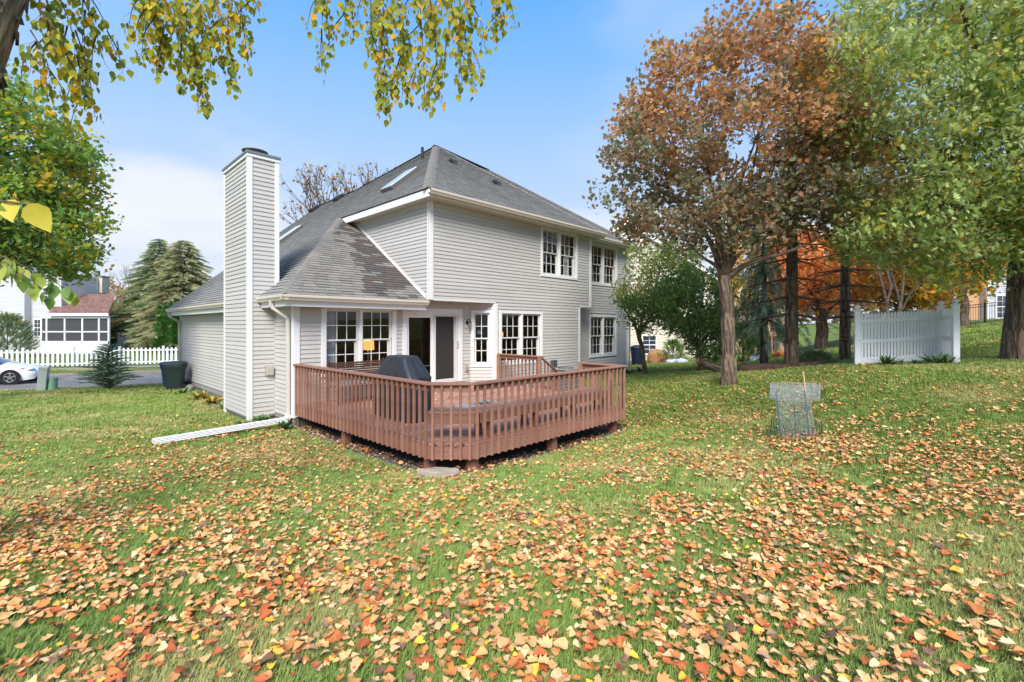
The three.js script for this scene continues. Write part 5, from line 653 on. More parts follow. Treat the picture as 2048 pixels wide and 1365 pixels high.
{
  // tall white privacy fence behind the porch, with an open top lattice
  const g = G('privacy_fence', 'tall white privacy fence with lattice top behind the screened porch', 'fence'); const a = onG(236, 46), b = onG(420, 54); g.position.copy(a); g.rotation.y = Math.atan2(-(b.z - a.z), b.x - a.x); const L = Math.hypot(b.x - a.x, b.z - a.z);
  for (let x = 0; x < L; x += 2.4) { part(g, 'post', bev(0.13, 2.0, 0.13, 0.01), M.vinyl, [x, 0.95, 0]); part(g, 'board_panel', bev(2.26, 1.45, 0.03, 0.004), M.vinyl, [x + 1.2, 0.78, 0]); part(g, 'rail', bev(2.26, 0.08, 0.05, 0.005), M.vinyl, [x + 1.2, 1.86, 0]); for (let k = 0; k < 14; k++) part(g, 'lattice_slat', bev(0.035, 0.3, 0.02, 0.003), M.vinyl, [x + 0.12 + k * 0.165, 1.67, 0]); } shade(g);
}
{
  // black metal fence at the top of the right-hand lawn
  const g = G('iron_fence', 'black metal railing fence at the top of the right hand lawn', 'fence'), a = onG(1880, 29), b = onG(2130, 26); g.position.copy(a); g.rotation.y = Math.atan2(-(b.z - a.z), b.x - a.x); const L = Math.hypot(b.x - a.x, b.z - a.z), dy = b.y - a.y;
  for (let x = 0, k = 0; x < L; x += 0.115, k++) part(g, 'picket', BOX, M.black, [x, 0.64 + dy * x / L, 0], null, [0.016, 1.2, 0.016]);
  for (let x = 0; x < L; x += 2.0) part(g, 'post', bev(0.08, 1.5, 0.08, 0.008), M.black, [x, 0.68 + dy * x / L, 0]);
  for (const y of [0.14, 1.05, 1.2]) beam(g, 'rail', M.black, [0, y, 0], [L, y + dy, 0], 0.03, 0.035, 0.003);
  part(g, 'gate_arch', new THREE.TorusGeometry(1.0, 0.02, 6, 24, Math.PI), M.black, [3.0, 1.2 + dy * 3 / L, 0], null, [1, 0.35, 1]); shade(g);
}
// ------------------------------------------------------------------ neighbouring houses
const sideW = [0, 1].map((i) => std(lin(202 - i * 4, 202 - i * 4, 203 - i * 4), 0.6)), sideC = [0, 1].map((i) => std(lin(214 - i * 4, 206 - i * 4, 188 - i * 4), 0.6));
const brownSh = std(0xffffff, 0.95, { vertexColors: true });
function shingleSheet(parent, A, B, Cc, D, base, rows, cols) { const pos = [], idx = [], col = [], R = rng(rows * 31 + cols); for (let j = 0; j < rows; j++) for (let i = 0; i < cols; i++) { const p = (s, t) => A.clone().lerp(B, s).lerp(D.clone().lerp(Cc, s), t), n = B.clone().sub(A).cross(D.clone().sub(A)).normalize(); if (n.y < 0) n.negate(); const q = [p(i / cols, j / rows).addScaledVector(n, 0.02), p((i + 0.98) / cols, j / rows).addScaledVector(n, 0.02), p((i + 0.98) / cols, (j + 1.02) / rows), p(i / cols, (j + 1.02) / rows), p(i / cols, j / rows), p((i + 0.98) / cols, j / rows)], b = pos.length / 3, k = 0.75 + 0.5 * R(); q.forEach((v) => { pos.push(...v.toArray()); col.push(base.r * k, base.g * k, base.b * k); }); idx.push(b, b + 1, b + 2, b, b + 2, b + 3, b + 4, b + 5, b + 1, b + 4, b + 1, b); } const g = buf(pos, idx, null, col).toNonIndexed(); g.computeVertexNormals(); const m = part(parent, 'roof_shingles', g, brownSh); m.userData.kind = 'stuff'; return m; }
const wideP = (() => { const g = plankGeo.clone(); g.scale(1, 1.6, 1.4); return g; })(), PW = PL * 1.6;
function farWindow(parent, x, y, z, w, h, ry = 0, cols = 2) { const q = sub(parent, 'window', [x, y, z], [0, ry, 0]); bar(q, 'casing', M.white, -w / 2 - 0.1, -h / 2 - 0.1, -0.02, w / 2 + 0.1, h / 2 + 0.1, 0.05, 0.006); bar(q, 'pane', new THREE.MeshPhysicalMaterial({ color: lin(56, 62, 74), roughness: 0.08, clearcoat: 0.6 }), -w / 2, -h / 2, 0.051, w / 2, h / 2, 0.056); bar(q, 'meeting_rail', M.white, -w / 2, -0.03, 0.057, w / 2, 0.03, 0.075); for (let i = 1; i < cols; i++) bar(q, 'muntin', M.white, -w / 2 + w * i / cols - 0.012, -h / 2, 0.0565, -w / 2 + w * i / cols + 0.012, h / 2, 0.07); for (const e of [-0.25, 0.25]) bar(q, 'muntin', M.white, -w / 2, e * h - 0.012, 0.0565, w / 2, e * h + 0.012, 0.068); return q; }
{
  // white house with a screened porch across the street; local metres: x right, y up, z to the viewer
  const D = 44, s = D / FOC, X = (px) => (px - CX) * s, Y = (py) => EYE + (HZ - py) * s + 0.32, g = G('white_house', 'white clapboard house with screened porch and brown roof across the street', 'house', null, V3(0, -0.32, -D));
  const wall = (nm, x0, x1, y0, y1, z) => { bar(g, nm, sideW[0], x0, y0, z - 4, x1, y1, z - 0.002); const w = sub(g, 'clapboards', [0, 0, z]); planks(w, x0, x1, y0, y1, [], null, sideW, wideP, PW); };
  wall('tower_block', X(-160), X(62), 0, Y(470), 0.6); wall('upper_block', X(62) + 0.01, X(121), Y(634), Y(560), 0); wall('lower_block', X(62) + 0.01, X(101), 0, Y(634) - 0.01, -0.02); bar(g, 'upper_gable', sideW[1], X(62) + 0.01, Y(560) + 0.001, -4, X(121), Y(548), -0.002);
  bar(g, 'corner_trim', M.white, X(121) - 0.02, Y(634), -0.05, X(121) + 0.08, Y(548), 0.06); bar(g, 'corner_trim', M.white, X(99), 0, -0.05, X(101) + 0.05, Y(634), 0.05);
  farWindow(g, X(97), Y(591), 0.03, 0.85, 1.35); farWindow(g, X(76.5), Y(656), 0.03, 0.62, 1.5);
  bar(g, 'rear_chimney', sideC[0], X(88), Y(580), -5, X(127), Y(545), -4.1); bar(g, 'chimney_cap', M.grey, X(87), Y(545), -5.1, X(128), Y(542.5), -4.0); part(g, 'flue', new THREE.CylinderGeometry(0.25, 0.25, 0.5, 14), M.grey, [X(107), Y(540), -4.6]);
  shingleSheet(g, V3(X(121) * 1.09, Y(580), -4.05), V3(X(152) * 1.09, Y(580), -4.05), V3(X(147) * 1.16, Y(553) + 0.7, -7), V3(X(121) * 1.16, Y(553) + 0.7, -7), lin(150, 118, 100), 8, 8);
  // porch
  const p0 = X(102), p1 = X(235), yE = Y(627), yT = Y(588), yS = Y(682), z = 0.9; shingleSheet(g, V3(X(121.5), yE, z + 0.3), V3(X(238), yE, z + 0.3), V3(X(231) * 1.057, yT + 0.12, z - 3.4), V3(X(121.5) * 1.057, yT + 0.12, z - 3.4), lin(128, 96, 86), 14, 26);
  bar(g, 'porch_roof_core', M.roofDeck, X(121.6), yE - 0.1, z - 3.2, X(236), yE - 0.02, z + 0.24); bar(g, 'fascia', M.white, X(121.5), yE - 0.28, z + 0.2, X(238), yE - 0.02, z + 0.32, 0.01); bar(g, 'porch_beam', M.white, p0, yE - 0.5, z - 0.1, p1, yE - 0.281, z + 0.1, 0.01);
  bar(g, 'porch_skirt', M.white, p0, 0, z - 0.05, p1, yS, z + 0.06, 0.01); bar(g, 'mid_rail', M.white, p0, Y(665), z - 0.04, p1, Y(662.6), z + 0.05, 0.006); const scr = new THREE.MeshPhysicalMaterial({ color: lin(84, 84, 88), roughness: 0.9, transmission: 0.45, thickness: 0 });
  const px = [102, 112.5, 148, 182.5, 215, 234]; px.forEach((x) => bar(g, 'porch_post', M.white, X(x) - 0.07, yS, z - 0.07, X(x) + 0.07, yE - 0.501, z + 0.07, 0.008)); for (let i = 0; i < 5; i++) bar(g, 'porch_screen', scr, X(px[i]) + 0.07, yS, z - 0.01, X(px[i + 1]) - 0.07, yE - 0.501, z);
  bar(g, 'porch_floor', M.grey, p0, 0.3, z - 3.4, p1, 0.4, z - 0.06); bar(g, 'porch_back_wall', std(lin(96, 92, 88), 0.9), p0, 0, z - 3.5, X(170), yE - 0.1, z - 3.41); for (const x of [128, 160, 193]) { bar(g, 'porch_chair', std(lin(70, 66, 62), 0.8), X(x), 0.41, z - 1.9, X(x) + 0.75, 0.85, z - 1.2, 0.05); bar(g, 'porch_chair_back', std(lin(74, 70, 66), 0.8), X(x), 0.851, z - 1.95, X(x) + 0.75, 1.35, z - 1.8, 0.05); }
  beam(g, 'downspout', M.white, [X(101), 0.1, 0.12], [X(101), Y(642), 0.12], 0.09, 0.07); beam(g, 'downspout', M.white, [X(101), Y(642), 0.12], [X(120), Y(632), 0.12], 0.09, 0.07); shade(g);
}
{
  // cream neighbour house on the right
  const D = 30, s = D / FOC, X = (px) => (px - CX) * s, g0 = gh(X(1330), D), Y = (py) => EYE + (HZ - py) * s - g0, g = G('cream_house', 'cream clapboard gabled house behind the copper maple', 'house', null, V3(0, g0, -D));
  const cx = X(1252), hw = 5.6, x0 = cx - hw, x1 = cx + hw, pk = Y(449), ev = pk - hw * 0.62; const w = sub(g, 'gable_wall', [0, 0, 0]); const sh = new THREE.Shape([[x0, -0.3], [x1, -0.3], [x1, ev], [cx, pk], [x0, ev]].map(([x, y]) => new THREE.Vector2(x, y))); part(w, 'wall_core', new THREE.ExtrudeGeometry(sh, { depth: 6, bevelEnabled: false }), sideC[1], [0, 0, -6.01]);
  planks(w, x0, x1, 0.1, pk - 0.15, [], (y) => y < ev ? [x0, x1] : [cx - (pk - y) / 0.62, cx + (pk - y) / 0.62], sideC, wideP, PW);
  for (const k of [-1, 1]) { beam(g, 'rake_board', M.white, [cx, pk + 0.12, 0.15], [cx + k * (hw + 0.5), pk + 0.12 - (hw + 0.5) * 0.62, 0.15], 0.3, 0.24, 0.01); shingleSheet(g, V3(cx, pk + 0.26, 0.35), V3(cx, pk + 0.26, -6), V3(cx + k * (hw + 0.6), pk + 0.26 - (hw + 0.6) * 0.62, -6), V3(cx + k * (hw + 0.6), pk + 0.26 - (hw + 0.6) * 0.62, 0.35), lin(120, 112, 104), 16, 14); }
  const v = sub(g, 'gable_vent', [X(1268), Y(463), 0.04]); bar(v, 'vent_frame', M.white, -0.26, -0.34, -0.02, 0.26, 0.34, 0.05, 0.008); for (let k = 0; k < 8; k++) { const q = bar(v, 'vent_louvre', std(lin(150, 120, 104), 0.8), -0.19, -0.27 + k * 0.07, 0.051, 0.19, -0.225 + k * 0.07, 0.065); q.rotation.x = 0.5; }
  farWindow(g, X(1392), Y(590), 0.05, 0.9, 1.3); farWindow(g, X(1298), Y(690), 0.05, 0.8, 1.1); farWindow(g, X(1345), Y(575), 0.05, 0.8, 1.2);
  bar(g, 'corner_trim', M.white, x1 - 0.06, 0, -0.1, x1 + 0.06, ev - 0.05, 0.06);
  const a0 = x1 + 0.07, a1 = X(1474), ye = Y(636); bar(g, 'side_wing', sideC[0], a0, -0.3, -4, a1, ye, -0.6); const w2 = sub(g, 'wing_clapboards', [0, 0, -0.598]); planks(w2, a0, a1, 0.1, ye, [], null, sideC, wideP, PW); shingleSheet(g, V3(a0, ye + 0.05, -0.2), V3(a1 + 0.3, ye + 0.05, -0.2), V3(a1 - 0.8, ye + 1.3, -2.2), V3(a0, ye + 1.3, -2.2), lin(112, 106, 100), 9, 10); bar(g, 'gutter', M.white, a0, ye - 0.12, -0.25, a1 + 0.3, ye + 0.04, -0.1, 0.02); bar(g, 'corner_trim', M.white, a1 - 0.05, 0, -0.65, a1 + 0.06, ye - 0.13, -0.54); shade(g);
}
{
  // tan house with a raised deck far behind
  const D = 46, s = D / FOC, X = (px) => (px - CX) * s, g0 = gh(X(1530), D), Y = (py) => EYE + (HZ - py) * s - g0, g = G('tan_house', 'tan house with raised brown deck far behind the weeping spruce', 'house', null, V3(0, g0, -D)); bar(g, 'wall', std(lin(198, 178, 146), 0.9), X(1470), -1, -5, X(1572), Y(560), 0); bar(g, 'roof', M.roofDeck, X(1462), Y(560), -5.5, X(1580), Y(552), 0.5); bar(g, 'deck_floor', M.rail[0], X(1482), Y(672), 0.01, X(1562), Y(667), 2.4); for (const px of [1484, 1515, 1560]) bar(g, 'deck_post', M.rail[1], X(px), -1, 2.2, X(px) + 0.2, Y(672), 2.4); for (let k = 0; k < 26; k++) bar(g, 'baluster', M.rail[0], X(1482) + k * 0.157, Y(667), 2.34, X(1482) + k * 0.157 + 0.05, Y(649), 2.38); bar(g, 'deck_rail', M.rail[2], X(1482), Y(649), 2.3, X(1562), Y(647), 2.42); farWindow(g, X(1536), Y(688), 0.01, 1.2, 1.2); shade(g);
  const D2 = 38, s2 = D2 / FOC, X2 = (px) => (px - CX) * s2, g2 = gh(X2(2000), D2), Y2 = (py) => EYE + (HZ - py) * s2 - g2, h = G('grey_house', 'pale grey house with white framed window beyond the iron fence', 'house', null, V3(0, g2, -D2)); bar(h, 'wall_core', sideW[1], X2(1976), -0.6, -5, X2(2200), Y2(480), 0); const w = sub(h, 'clapboards', [0, 0, 0.001]); planks(w, X2(1976), X2(2090), 0, Y2(500), [], null, [std(lin(190, 192, 198), 0.6), std(lin(184, 186, 192), 0.6)], wideP, PW); bar(h, 'corner_trim', M.white, X2(1974), -0.3, -0.05, X2(1977), Y2(480), 0.08); farWindow(h, X2(2003), Y2(614), 0.05, 0.85, 1.75); bar(h, 'garage_wing', std(lin(196, 152, 118), 0.9), X2(1918), -0.6, -4, X2(1975), Y2(560), -0.6); bar(h, 'wing_roof', M.roofDeck, X2(1912), Y2(560), -4.4, X2(1980), Y2(552), -0.2); shade(h);
}
// far belt of trees that closes the view
{
  const R = rng(90), lv = []; for (let i = 0; i < 9000; i++) { const a = mix(-0.95, 0.95, R()), d = mix(85, 115, R()), x = Math.tan(a) * d; if (Math.abs(x) > 125) continue; const hgt = (5 + 5 * fbm(x * 0.07 + 9, 3, 1, 3)) * (x < 0 ? 0.9 : 1.1); const y = gh(clamp(x, -100, 100), Math.min(d, 140)) + Math.pow(R(), 0.7) * hgt; orient(obj3, R, 0.3); lv.push({ p: V3(x, y, -d), q: obj3.quaternion.clone(), s: 1.1 + R(), c: pick(R, [[3, C(120, 110, 76)], [3, C(96, 104, 70)], [2, C(150, 120, 76)], [1, C(176, 132, 70)]]) }); }
  const m = crownMesh('far_woods', lv, lg.maple, M.leaf); top(m, 'far_woods', 'distant belt of autumn woods behind the houses', 'woods', null, 'stuff');
}
// ------------------------------------------------------------------ car and roadside boxes
{
  const g = G('parked_car', 'white car parked on the street, only its front half in view', 'car'); const px = 86, dd = 22.6, x = (px - CX) / FOC * dd; g.position.set(x, -0.455, -dd); g.rotation.y = Math.atan2(SDD, SDX); const paint = new THREE.MeshPhysicalMaterial({ color: lin(236, 237, 240), roughness: 0.25, clearcoat: 1, clearcoatRoughness: 0.05 }), glass = new THREE.MeshPhysicalMaterial({ color: lin(34, 38, 42), roughness: 0.05, clearcoat: 1 });
  // sections front (x = 0) to rear: [x, bottom, shoulder height, half width, top height, half width at top]
  const loft = (secs, mat, nm) => { const N = 14, pos = [], idx = []; secs.forEach(([sx, yb, ys, w, yt, wt], j) => { for (let i = 0; i <= N; i++) { const t = i / N, side = t < 0.5 ? -1 : 1, q = Math.abs(t - 0.5) * 2; let y, z; if (q > 0.55) { const f = (q - 0.55) / 0.45; y = mix(ys, yb, f); z = w * (1 - 0.08 * f * f); } else { const f = q / 0.55; y = mix(yt, ys, Math.pow(f, 2.2)); z = mix(0, w, 1 - Math.pow(1 - f, 1.7)) * mix(wt / w, 1, f); } pos.push(-sx, y, side * z); if (j && i < N) { const a = j * (N + 1) + i; idx.push(a - N - 1, a - N, a, a - N, a + 1, a); } } }); return part(g, nm, buf(pos, idx), mat); };
  const dbl = paint.clone(); dbl.side = THREE.DoubleSide;
  loft([[0, 0.35, 0.5, 0.5, 0.55, 0.4], [0.05, 0.22, 0.55, 0.74, 0.66, 0.5], [0.3, 0.18, 0.66, 0.86, 0.78, 0.55], [0.9, 0.18, 0.78, 0.89, 0.92, 0.6], [1.35, 0.18, 0.86, 0.9, 1.0, 0.62], [2.2, 0.2, 0.9, 0.9, 0.95, 0.7], [3.4, 0.2, 0.95, 0.9, 1.0, 0.7], [4.2, 0.25, 0.95, 0.86, 1.02, 0.7], [4.5, 0.35, 0.85, 0.7, 0.9, 0.5]], dbl, 'body');
  const gl2 = glass.clone(); gl2.side = THREE.DoubleSide; loft([[1.2, 0.9, 0.92, 0.78, 0.96, 0.6], [1.9, 0.9, 1.2, 0.74, 1.36, 0.5], [2.3, 0.9, 1.34, 0.70, 1.46, 0.5], [3.3, 0.9, 1.34, 0.70, 1.46, 0.5], [4.1, 0.92, 1.0, 0.76, 1.05, 0.6]], gl2, 'windows'); loft([[1.95, 1.30, 1.34, 0.62, 1.41, 0.5], [2.3, 1.36, 1.42, 0.66, 1.48, 0.5], [3.3, 1.36, 1.42, 0.66, 1.48, 0.5], [3.7, 1.22, 1.28, 0.62, 1.35, 0.5]], dbl, 'roof');
  for (const [wx2, wz] of [[-0.82, 0.8], [-0.82, -0.8], [-3.5, 0.8], [-3.5, -0.8]]) { const w = sub(g, 'wheel', [wx2, 0.32, wz]); part(w, 'tyre', new THREE.TorusGeometry(0.245, 0.078, 12, 32), M.black); part(w, 'wheel_arch', new THREE.CircleGeometry(0.37, 28), std(lin(20, 20, 22), 0.9, { side: THREE.DoubleSide }), [0, 0, wz > 0 ? 0.096 : -0.096]); const rz = wz > 0 ? 0.1 : -0.1; for (let k = 0; k < 5; k++) { const a = k / 5 * 6.283, sp = part(w, 'spoke', bev(0.06, 0.21, 0.02, 0.006), M.metal, [Math.sin(a) * 0.11, Math.cos(a) * 0.11, rz]); sp.rotation.z = -a; } part(w, 'rim', new THREE.TorusGeometry(0.205, 0.016, 8, 28), M.metal, [0, 0, rz]); part(w, 'hub', new THREE.CylinderGeometry(0.05, 0.05, 0.03, 14), M.metal, [0, 0, rz], [Math.PI / 2, 0, 0]); }
  for (const z of [0.66, -0.66]) { part(g, 'headlight', new THREE.SphereGeometry(1, 16, 10), new THREE.MeshPhysicalMaterial({ color: lin(190, 196, 202), roughness: 0.1, clearcoat: 1 }), [-0.26, 0.63, z], [0, 0, 0.35], [0.24, 0.05, 0.19]); part(g, 'indicator', new THREE.SphereGeometry(1, 12, 8), std(lin(196, 96, 64), 0.3), [-0.5, 0.69, z * 1.24], [0, 0, 0.3], [0.16, 0.028, 0.06]); }
  bar(g, 'door_line', M.grey, -2.36, 0.3, 0.895, -2.35, 0.88, 0.905); bar(g, 'wiper', M.black, -1.45, 0.985, -0.3, -1.38, 1.0, 0.35); shade(g);
}
{
  const gr = std(lin(178, 190, 178), 0.6), gn = std(lin(138, 178, 146), 0.6); const a = G('utility_post', 'leaning pale grey green utility post on the verge by the car', 'utility post'); a.position.copy(onG(83, 18.2)); part(a, 'post_body', bev(0.28, 1.0, 0.2, 0.02), gr, [0, 0.4, 0]); part(a, 'post_cap', bev(0.3, 0.06, 0.22, 0.015), gr, [0, 0.93, 0]); a.rotation.set(0.05, 0.4, -0.12);
  const b = G('utility_pedestal', 'round mint green utility pedestal next to the leaning post', 'utility pedestal'); b.position.copy(onG(105, 18.4)); part(b, 'pedestal_body', new THREE.CylinderGeometry(0.15, 0.155, 0.46, 24), gn, [0, 0.26, 0]); part(b, 'pedestal_cap', new THREE.CylinderGeometry(0.145, 0.16, 0.05, 24), gn, [0, 0.515, 0]); part(b, 'base_ring', new THREE.CylinderGeometry(0.165, 0.165, 0.09, 24), gn, [0, 0.06, 0]); for (let k = 0; k < 6; k++) part(b, 'bolt', new THREE.CylinderGeometry(0.012, 0.012, 0.02, 8), M.dark, [Math.sin(k) * 0.166, 0.07, Math.cos(k) * 0.166], [Math.PI / 2, 0, k]); shade(a); shade(b);
}
// ------------------------------------------------------------------ wire tree guard on the lawn
{
  const base = onG(1592, 7.05), g = G('tree_guard', 'wire mesh tree guard with green steel post and leaning wooden stake', 'tree guard', null, base), R = rng(95); const wire = [], top2 = [], fen = []; const cyl = (list, cx, y0, y1, rx, rz, nx, ny, w, sk) => { for (let i = 0; i < nx; i++) { const a = i / nx * 6.283, p = (y) => V3(cx + Math.cos(a) * rx + sk * (y - y0), y, Math.sin(a) * rz); list.push(tube([p(y0), p(y1)], [w, w], 3)); } for (let j = 0; j <= ny; j++) { const y = mix(y0, y1, j / ny), P = []; for (let i = 0; i <= 28; i++) { const a = i / 28 * 6.283; P.push(V3(cx + Math.cos(a) * rx + sk * (y - y0), y, Math.sin(a) * rz)); } list.push(tube(P, P.map(() => w), 3)); } };
  cyl(wire, 0.02, 0.0, 0.63, 0.245, 0.2, 80, 30, 0.001, -0.1); cyl(top2, -0.02, 0.60, 0.83, 0.36, 0.2, 80, 12, 0.0017, 0.05);
  for (let k = 0; k < 16; k++) { const a = k / 16 * 6.283, c = V3(Math.cos(a) * 0.33, 0, Math.sin(a) * 0.3), P = []; for (let i = 0; i <= 10; i++) { const t = i / 10 * Math.PI; P.push(V3(c.x - Math.sin(a) * 0.1 * Math.cos(t), 0.30 * Math.sin(t) * (0.8 + 0.3 * R()), c.z + Math.cos(a) * 0.1 * Math.cos(t))); } fen.push(tube(P, P.map(() => 0.0035), 4)); }
  const wm = std(lin(206, 210, 214), 0.5), gm = std(lin(52, 92, 84), 0.6); part(g, 'mesh_cylinder', merge(wire), wm); part(g, 'mesh_collar', merge(top2), wm); part(g, 'hoop_edging', merge(fen), gm);
  beam(g, 'steel_post', gm, [0.15, -0.1, 0.12], [0.07, 0.74, 0.1], 0.03, 0.02, 0.004); bar(g, 'post_plate', gm, 0.06, 0.44, 0.115, 0.135, 0.51, 0.13, 0.005); beam(g, 'steel_post', gm, [-0.19, -0.1, -0.05], [-0.27, 0.70, -0.05], 0.018, 0.014, 0.003); beam(g, 'wooden_stake', std(lin(212, 168, 120), 0.8), [0.19, 0.0, 0.05], [0.08, 1.02, 0.05], 0.018, 0.018, 0.003); beam(g, 'sapling', M.twig, [0.0, -0.05, 0], [-0.03, 0.5, 0.02], 0.012, 0.012, 0.002); shade(g);
}
// ------------------------------------------------------------------ planting ring, log, neighbour's garden things
{
  const g = G('brick_ring', 'low ring of weathered red bricks around the spruce trunk', 'edging'), c = onG(1560, 13.9), R = rng(96); g.position.copy(c); const bm = [lin(132, 96, 84), lin(118, 84, 74), lin(146, 110, 96)].map((k) => std(k, 0.95, { map: concTex })); for (let k = 0; k < 26; k++) { const a = -0.5 + k / 26 * 4.6, x = Math.cos(a) * 1.25, z = Math.sin(a) * 0.8, p = V3(c.x + x, 0, c.z + z); for (let j = 0; j < 2; j++) { const q = part(g, 'brick', bev(0.21, 0.075, 0.1, 0.008), bm[Math.floor(R() * 3)]); q.position.set(x, gh(p.x, -p.z) - c.y + 0.03 + j * 0.076, z); q.rotation.y = -Math.atan2(Math.cos(a) * 0.8, -Math.sin(a) * 1.25) + (R() - 0.5) * 0.12; } }
  const mul = new THREE.Mesh(new THREE.SphereGeometry(1, 32, 12), std(lin(92, 66, 54), 1, { bumpMap: roughBump, bumpScale: 0.03 })); mul.scale.set(1.2, 0.13, 0.75); mul.position.set(c.x, c.y + 0.02, c.z); top(mul, 'mulch_bed', 'dark mulch bed inside the brick ring', 'mulch', null, 'structure');
  const lgm = G('fallen_log', 'dark cut log leaning behind the maple trunk', 'log'); lgm.position.copy(onG(1425, 14.4)); part(lgm, 'log_body', tube([V3(-0.45, 0.42, 0), V3(0, 0.22, 0), V3(0.5, 0.04, 0.05)], [0.1, 0.11, 0.12], 12, 0.2), M.barkDark); part(lgm, 'cut_end', new THREE.CylinderGeometry(0.095, 0.095, 0.02, 16), M.rail[2], [-0.46, 0.425, 0], [0, 0, 1.2]);
  const bag = (nm, lb, px, d, r, mat, sy = 1) => { const q = new THREE.IcosahedronGeometry(1, 3), p = q.attributes.position; for (let i = 0; i < p.count; i++) { const v = V3().fromBufferAttribute(p, i), k = 0.85 + 0.4 * fbm(v.x * 2 + px, v.y * 2 + 7, v.z * 2, 3); p.setXYZ(i, v.x * k * r, Math.max(-0.6, v.y) * k * r * sy, v.z * k * r * 0.7); } q.computeVertexNormals(); const m = new THREE.Mesh(q, mat); const o = onG(px, d); m.position.set(o.x, o.y + r * sy * 0.5, o.z); return top(m, nm, lb, 'bag', 'bags in the neighbouring garden'); };
  const paper = std(lin(176, 128, 88), 0.9), wb = std(lin(210, 214, 222), 0.5);
  bag('paper_leaf_bag', 'brown paper leaf bag leaning on the cream house wall', 1311, 25.5, 0.42, paper, 1.3); bag('paper_leaf_bag', 'squat brown paper leaf bag beside the taller one', 1328, 25.3, 0.4, paper, 0.9); bag('white_sack', 'white plastic sack lying by the cream house wall', 1345, 24.6, 0.35, wb, 0.5); bag('white_sack', 'white plastic sack next to the box shrub', 1362, 24.4, 0.35, wb, 0.5);
  bag('white_sack', 'white sack on the left below the kettle grill', 1508, 20.8, 0.24, wb, 0.7); bag('white_sack', 'white sack on the right below the kettle grill', 1522, 20.7, 0.26, wb, 0.6); bag('white_sack', 'upper white sack stacked below the kettle grill', 1516, 21.0, 0.2, wb, 1.6);
  const bb = G('blue_bin', 'dark navy bin behind the crabapple trunk', 'bin'); bb.position.copy(onG(1274, 24.6)); part(bb, 'bin_body', new THREE.CylinderGeometry(0.34, 0.27, 0.95, 16), std(lin(30, 40, 66), 0.5), [0, 0.48, 0]); part(bb, 'bin_lid', new THREE.SphereGeometry(0.36, 18, 8, 0, 6.3, 0, 1.57), std(lin(30, 40, 66), 0.5), [0, 0.955, 0], null, [1, 0.4, 1]);
  const kg = G('kettle_grill', 'black and maroon kettle grill on a steel cart in the neighbouring garden', 'grill'); kg.position.copy(onG(1522, 21.6)); part(kg, 'kettle_bowl', new THREE.SphereGeometry(0.3, 24, 12, 0, 6.3, 1.57, 1.57), M.black, [0, 0.85, 0]); part(kg, 'kettle_lid', new THREE.SphereGeometry(0.305, 24, 12, 0, 6.3, 0, 1.57), std(lin(72, 24, 26), 0.3), [0, 0.86, 0], null, [1, 0.7, 1]); part(kg, 'lid_handle', bev(0.14, 0.04, 0.04, 0.01), M.black, [0, 1.1, 0]); for (const [x, z] of [[-0.5, -0.25], [0.55, -0.25], [-0.5, 0.25], [0.55, 0.25]]) part(kg, 'leg', new THREE.CylinderGeometry(0.02, 0.02, 0.84, 8), M.metal, [x, 0.42, z]); bar(kg, 'shelf', M.metal, -0.9, 0.82, -0.27, -0.31, 0.85, 0.27, 0.005); bar(kg, 'shelf', M.metal, 0.31, 0.82, -0.27, 1.2, 0.85, 0.27, 0.005); bar(kg, 'propane_tank', std(lin(206, 60, 42), 0.5), -0.12, 0.25, -0.1, 0.12, 0.52, 0.1, 0.04);
  const pk = (() => { const q = new THREE.SphereGeometry(1, 28, 14), p = q.attributes.position; for (let i = 0; i < p.count; i++) { const v = V3().fromBufferAttribute(p, i), k = 1 - 0.08 * Math.abs(Math.sin(Math.atan2(v.z, v.x) * 5)); p.setXYZ(i, v.x * k, v.y * 0.8, v.z * k); } q.computeVertexNormals(); return q; })();
  [[1552, 22.5, 0.2], [1561, 22.3, 0.24], [1570, 22.6, 0.2], [1503, 23.5, 0.16]].forEach(([px, d, r], i) => { const p = G('pumpkin', ['orange pumpkin at the left of the pumpkin row', 'largest orange pumpkin in the middle of the row', 'orange pumpkin at the right of the pumpkin row', 'single orange pumpkin behind the round shrub'][i], 'pumpkin', 'pumpkins in the neighbouring garden'); p.position.copy(onG(px, d, r * 0.75)); part(p, 'pumpkin_body', pk, std(lin(226, 126, 44), 0.6), null, null, [r, r, r]); part(p, 'stalk', new THREE.CylinderGeometry(0.02, 0.03, 0.08, 7), M.barkDark, [0, r * 0.82, 0]); });
  const ew = onG(1650, 20); // a small garden rock beside the orange tree
  const rk = new THREE.Mesh(pk, M.conc); rk.scale.set(0.22, 0.16, 0.18); rk.position.set(ew.x, ew.y + 0.08, ew.z); top(rk, 'garden_rock', 'pale rounded rock on the lawn before the orange maple', 'rock');
}
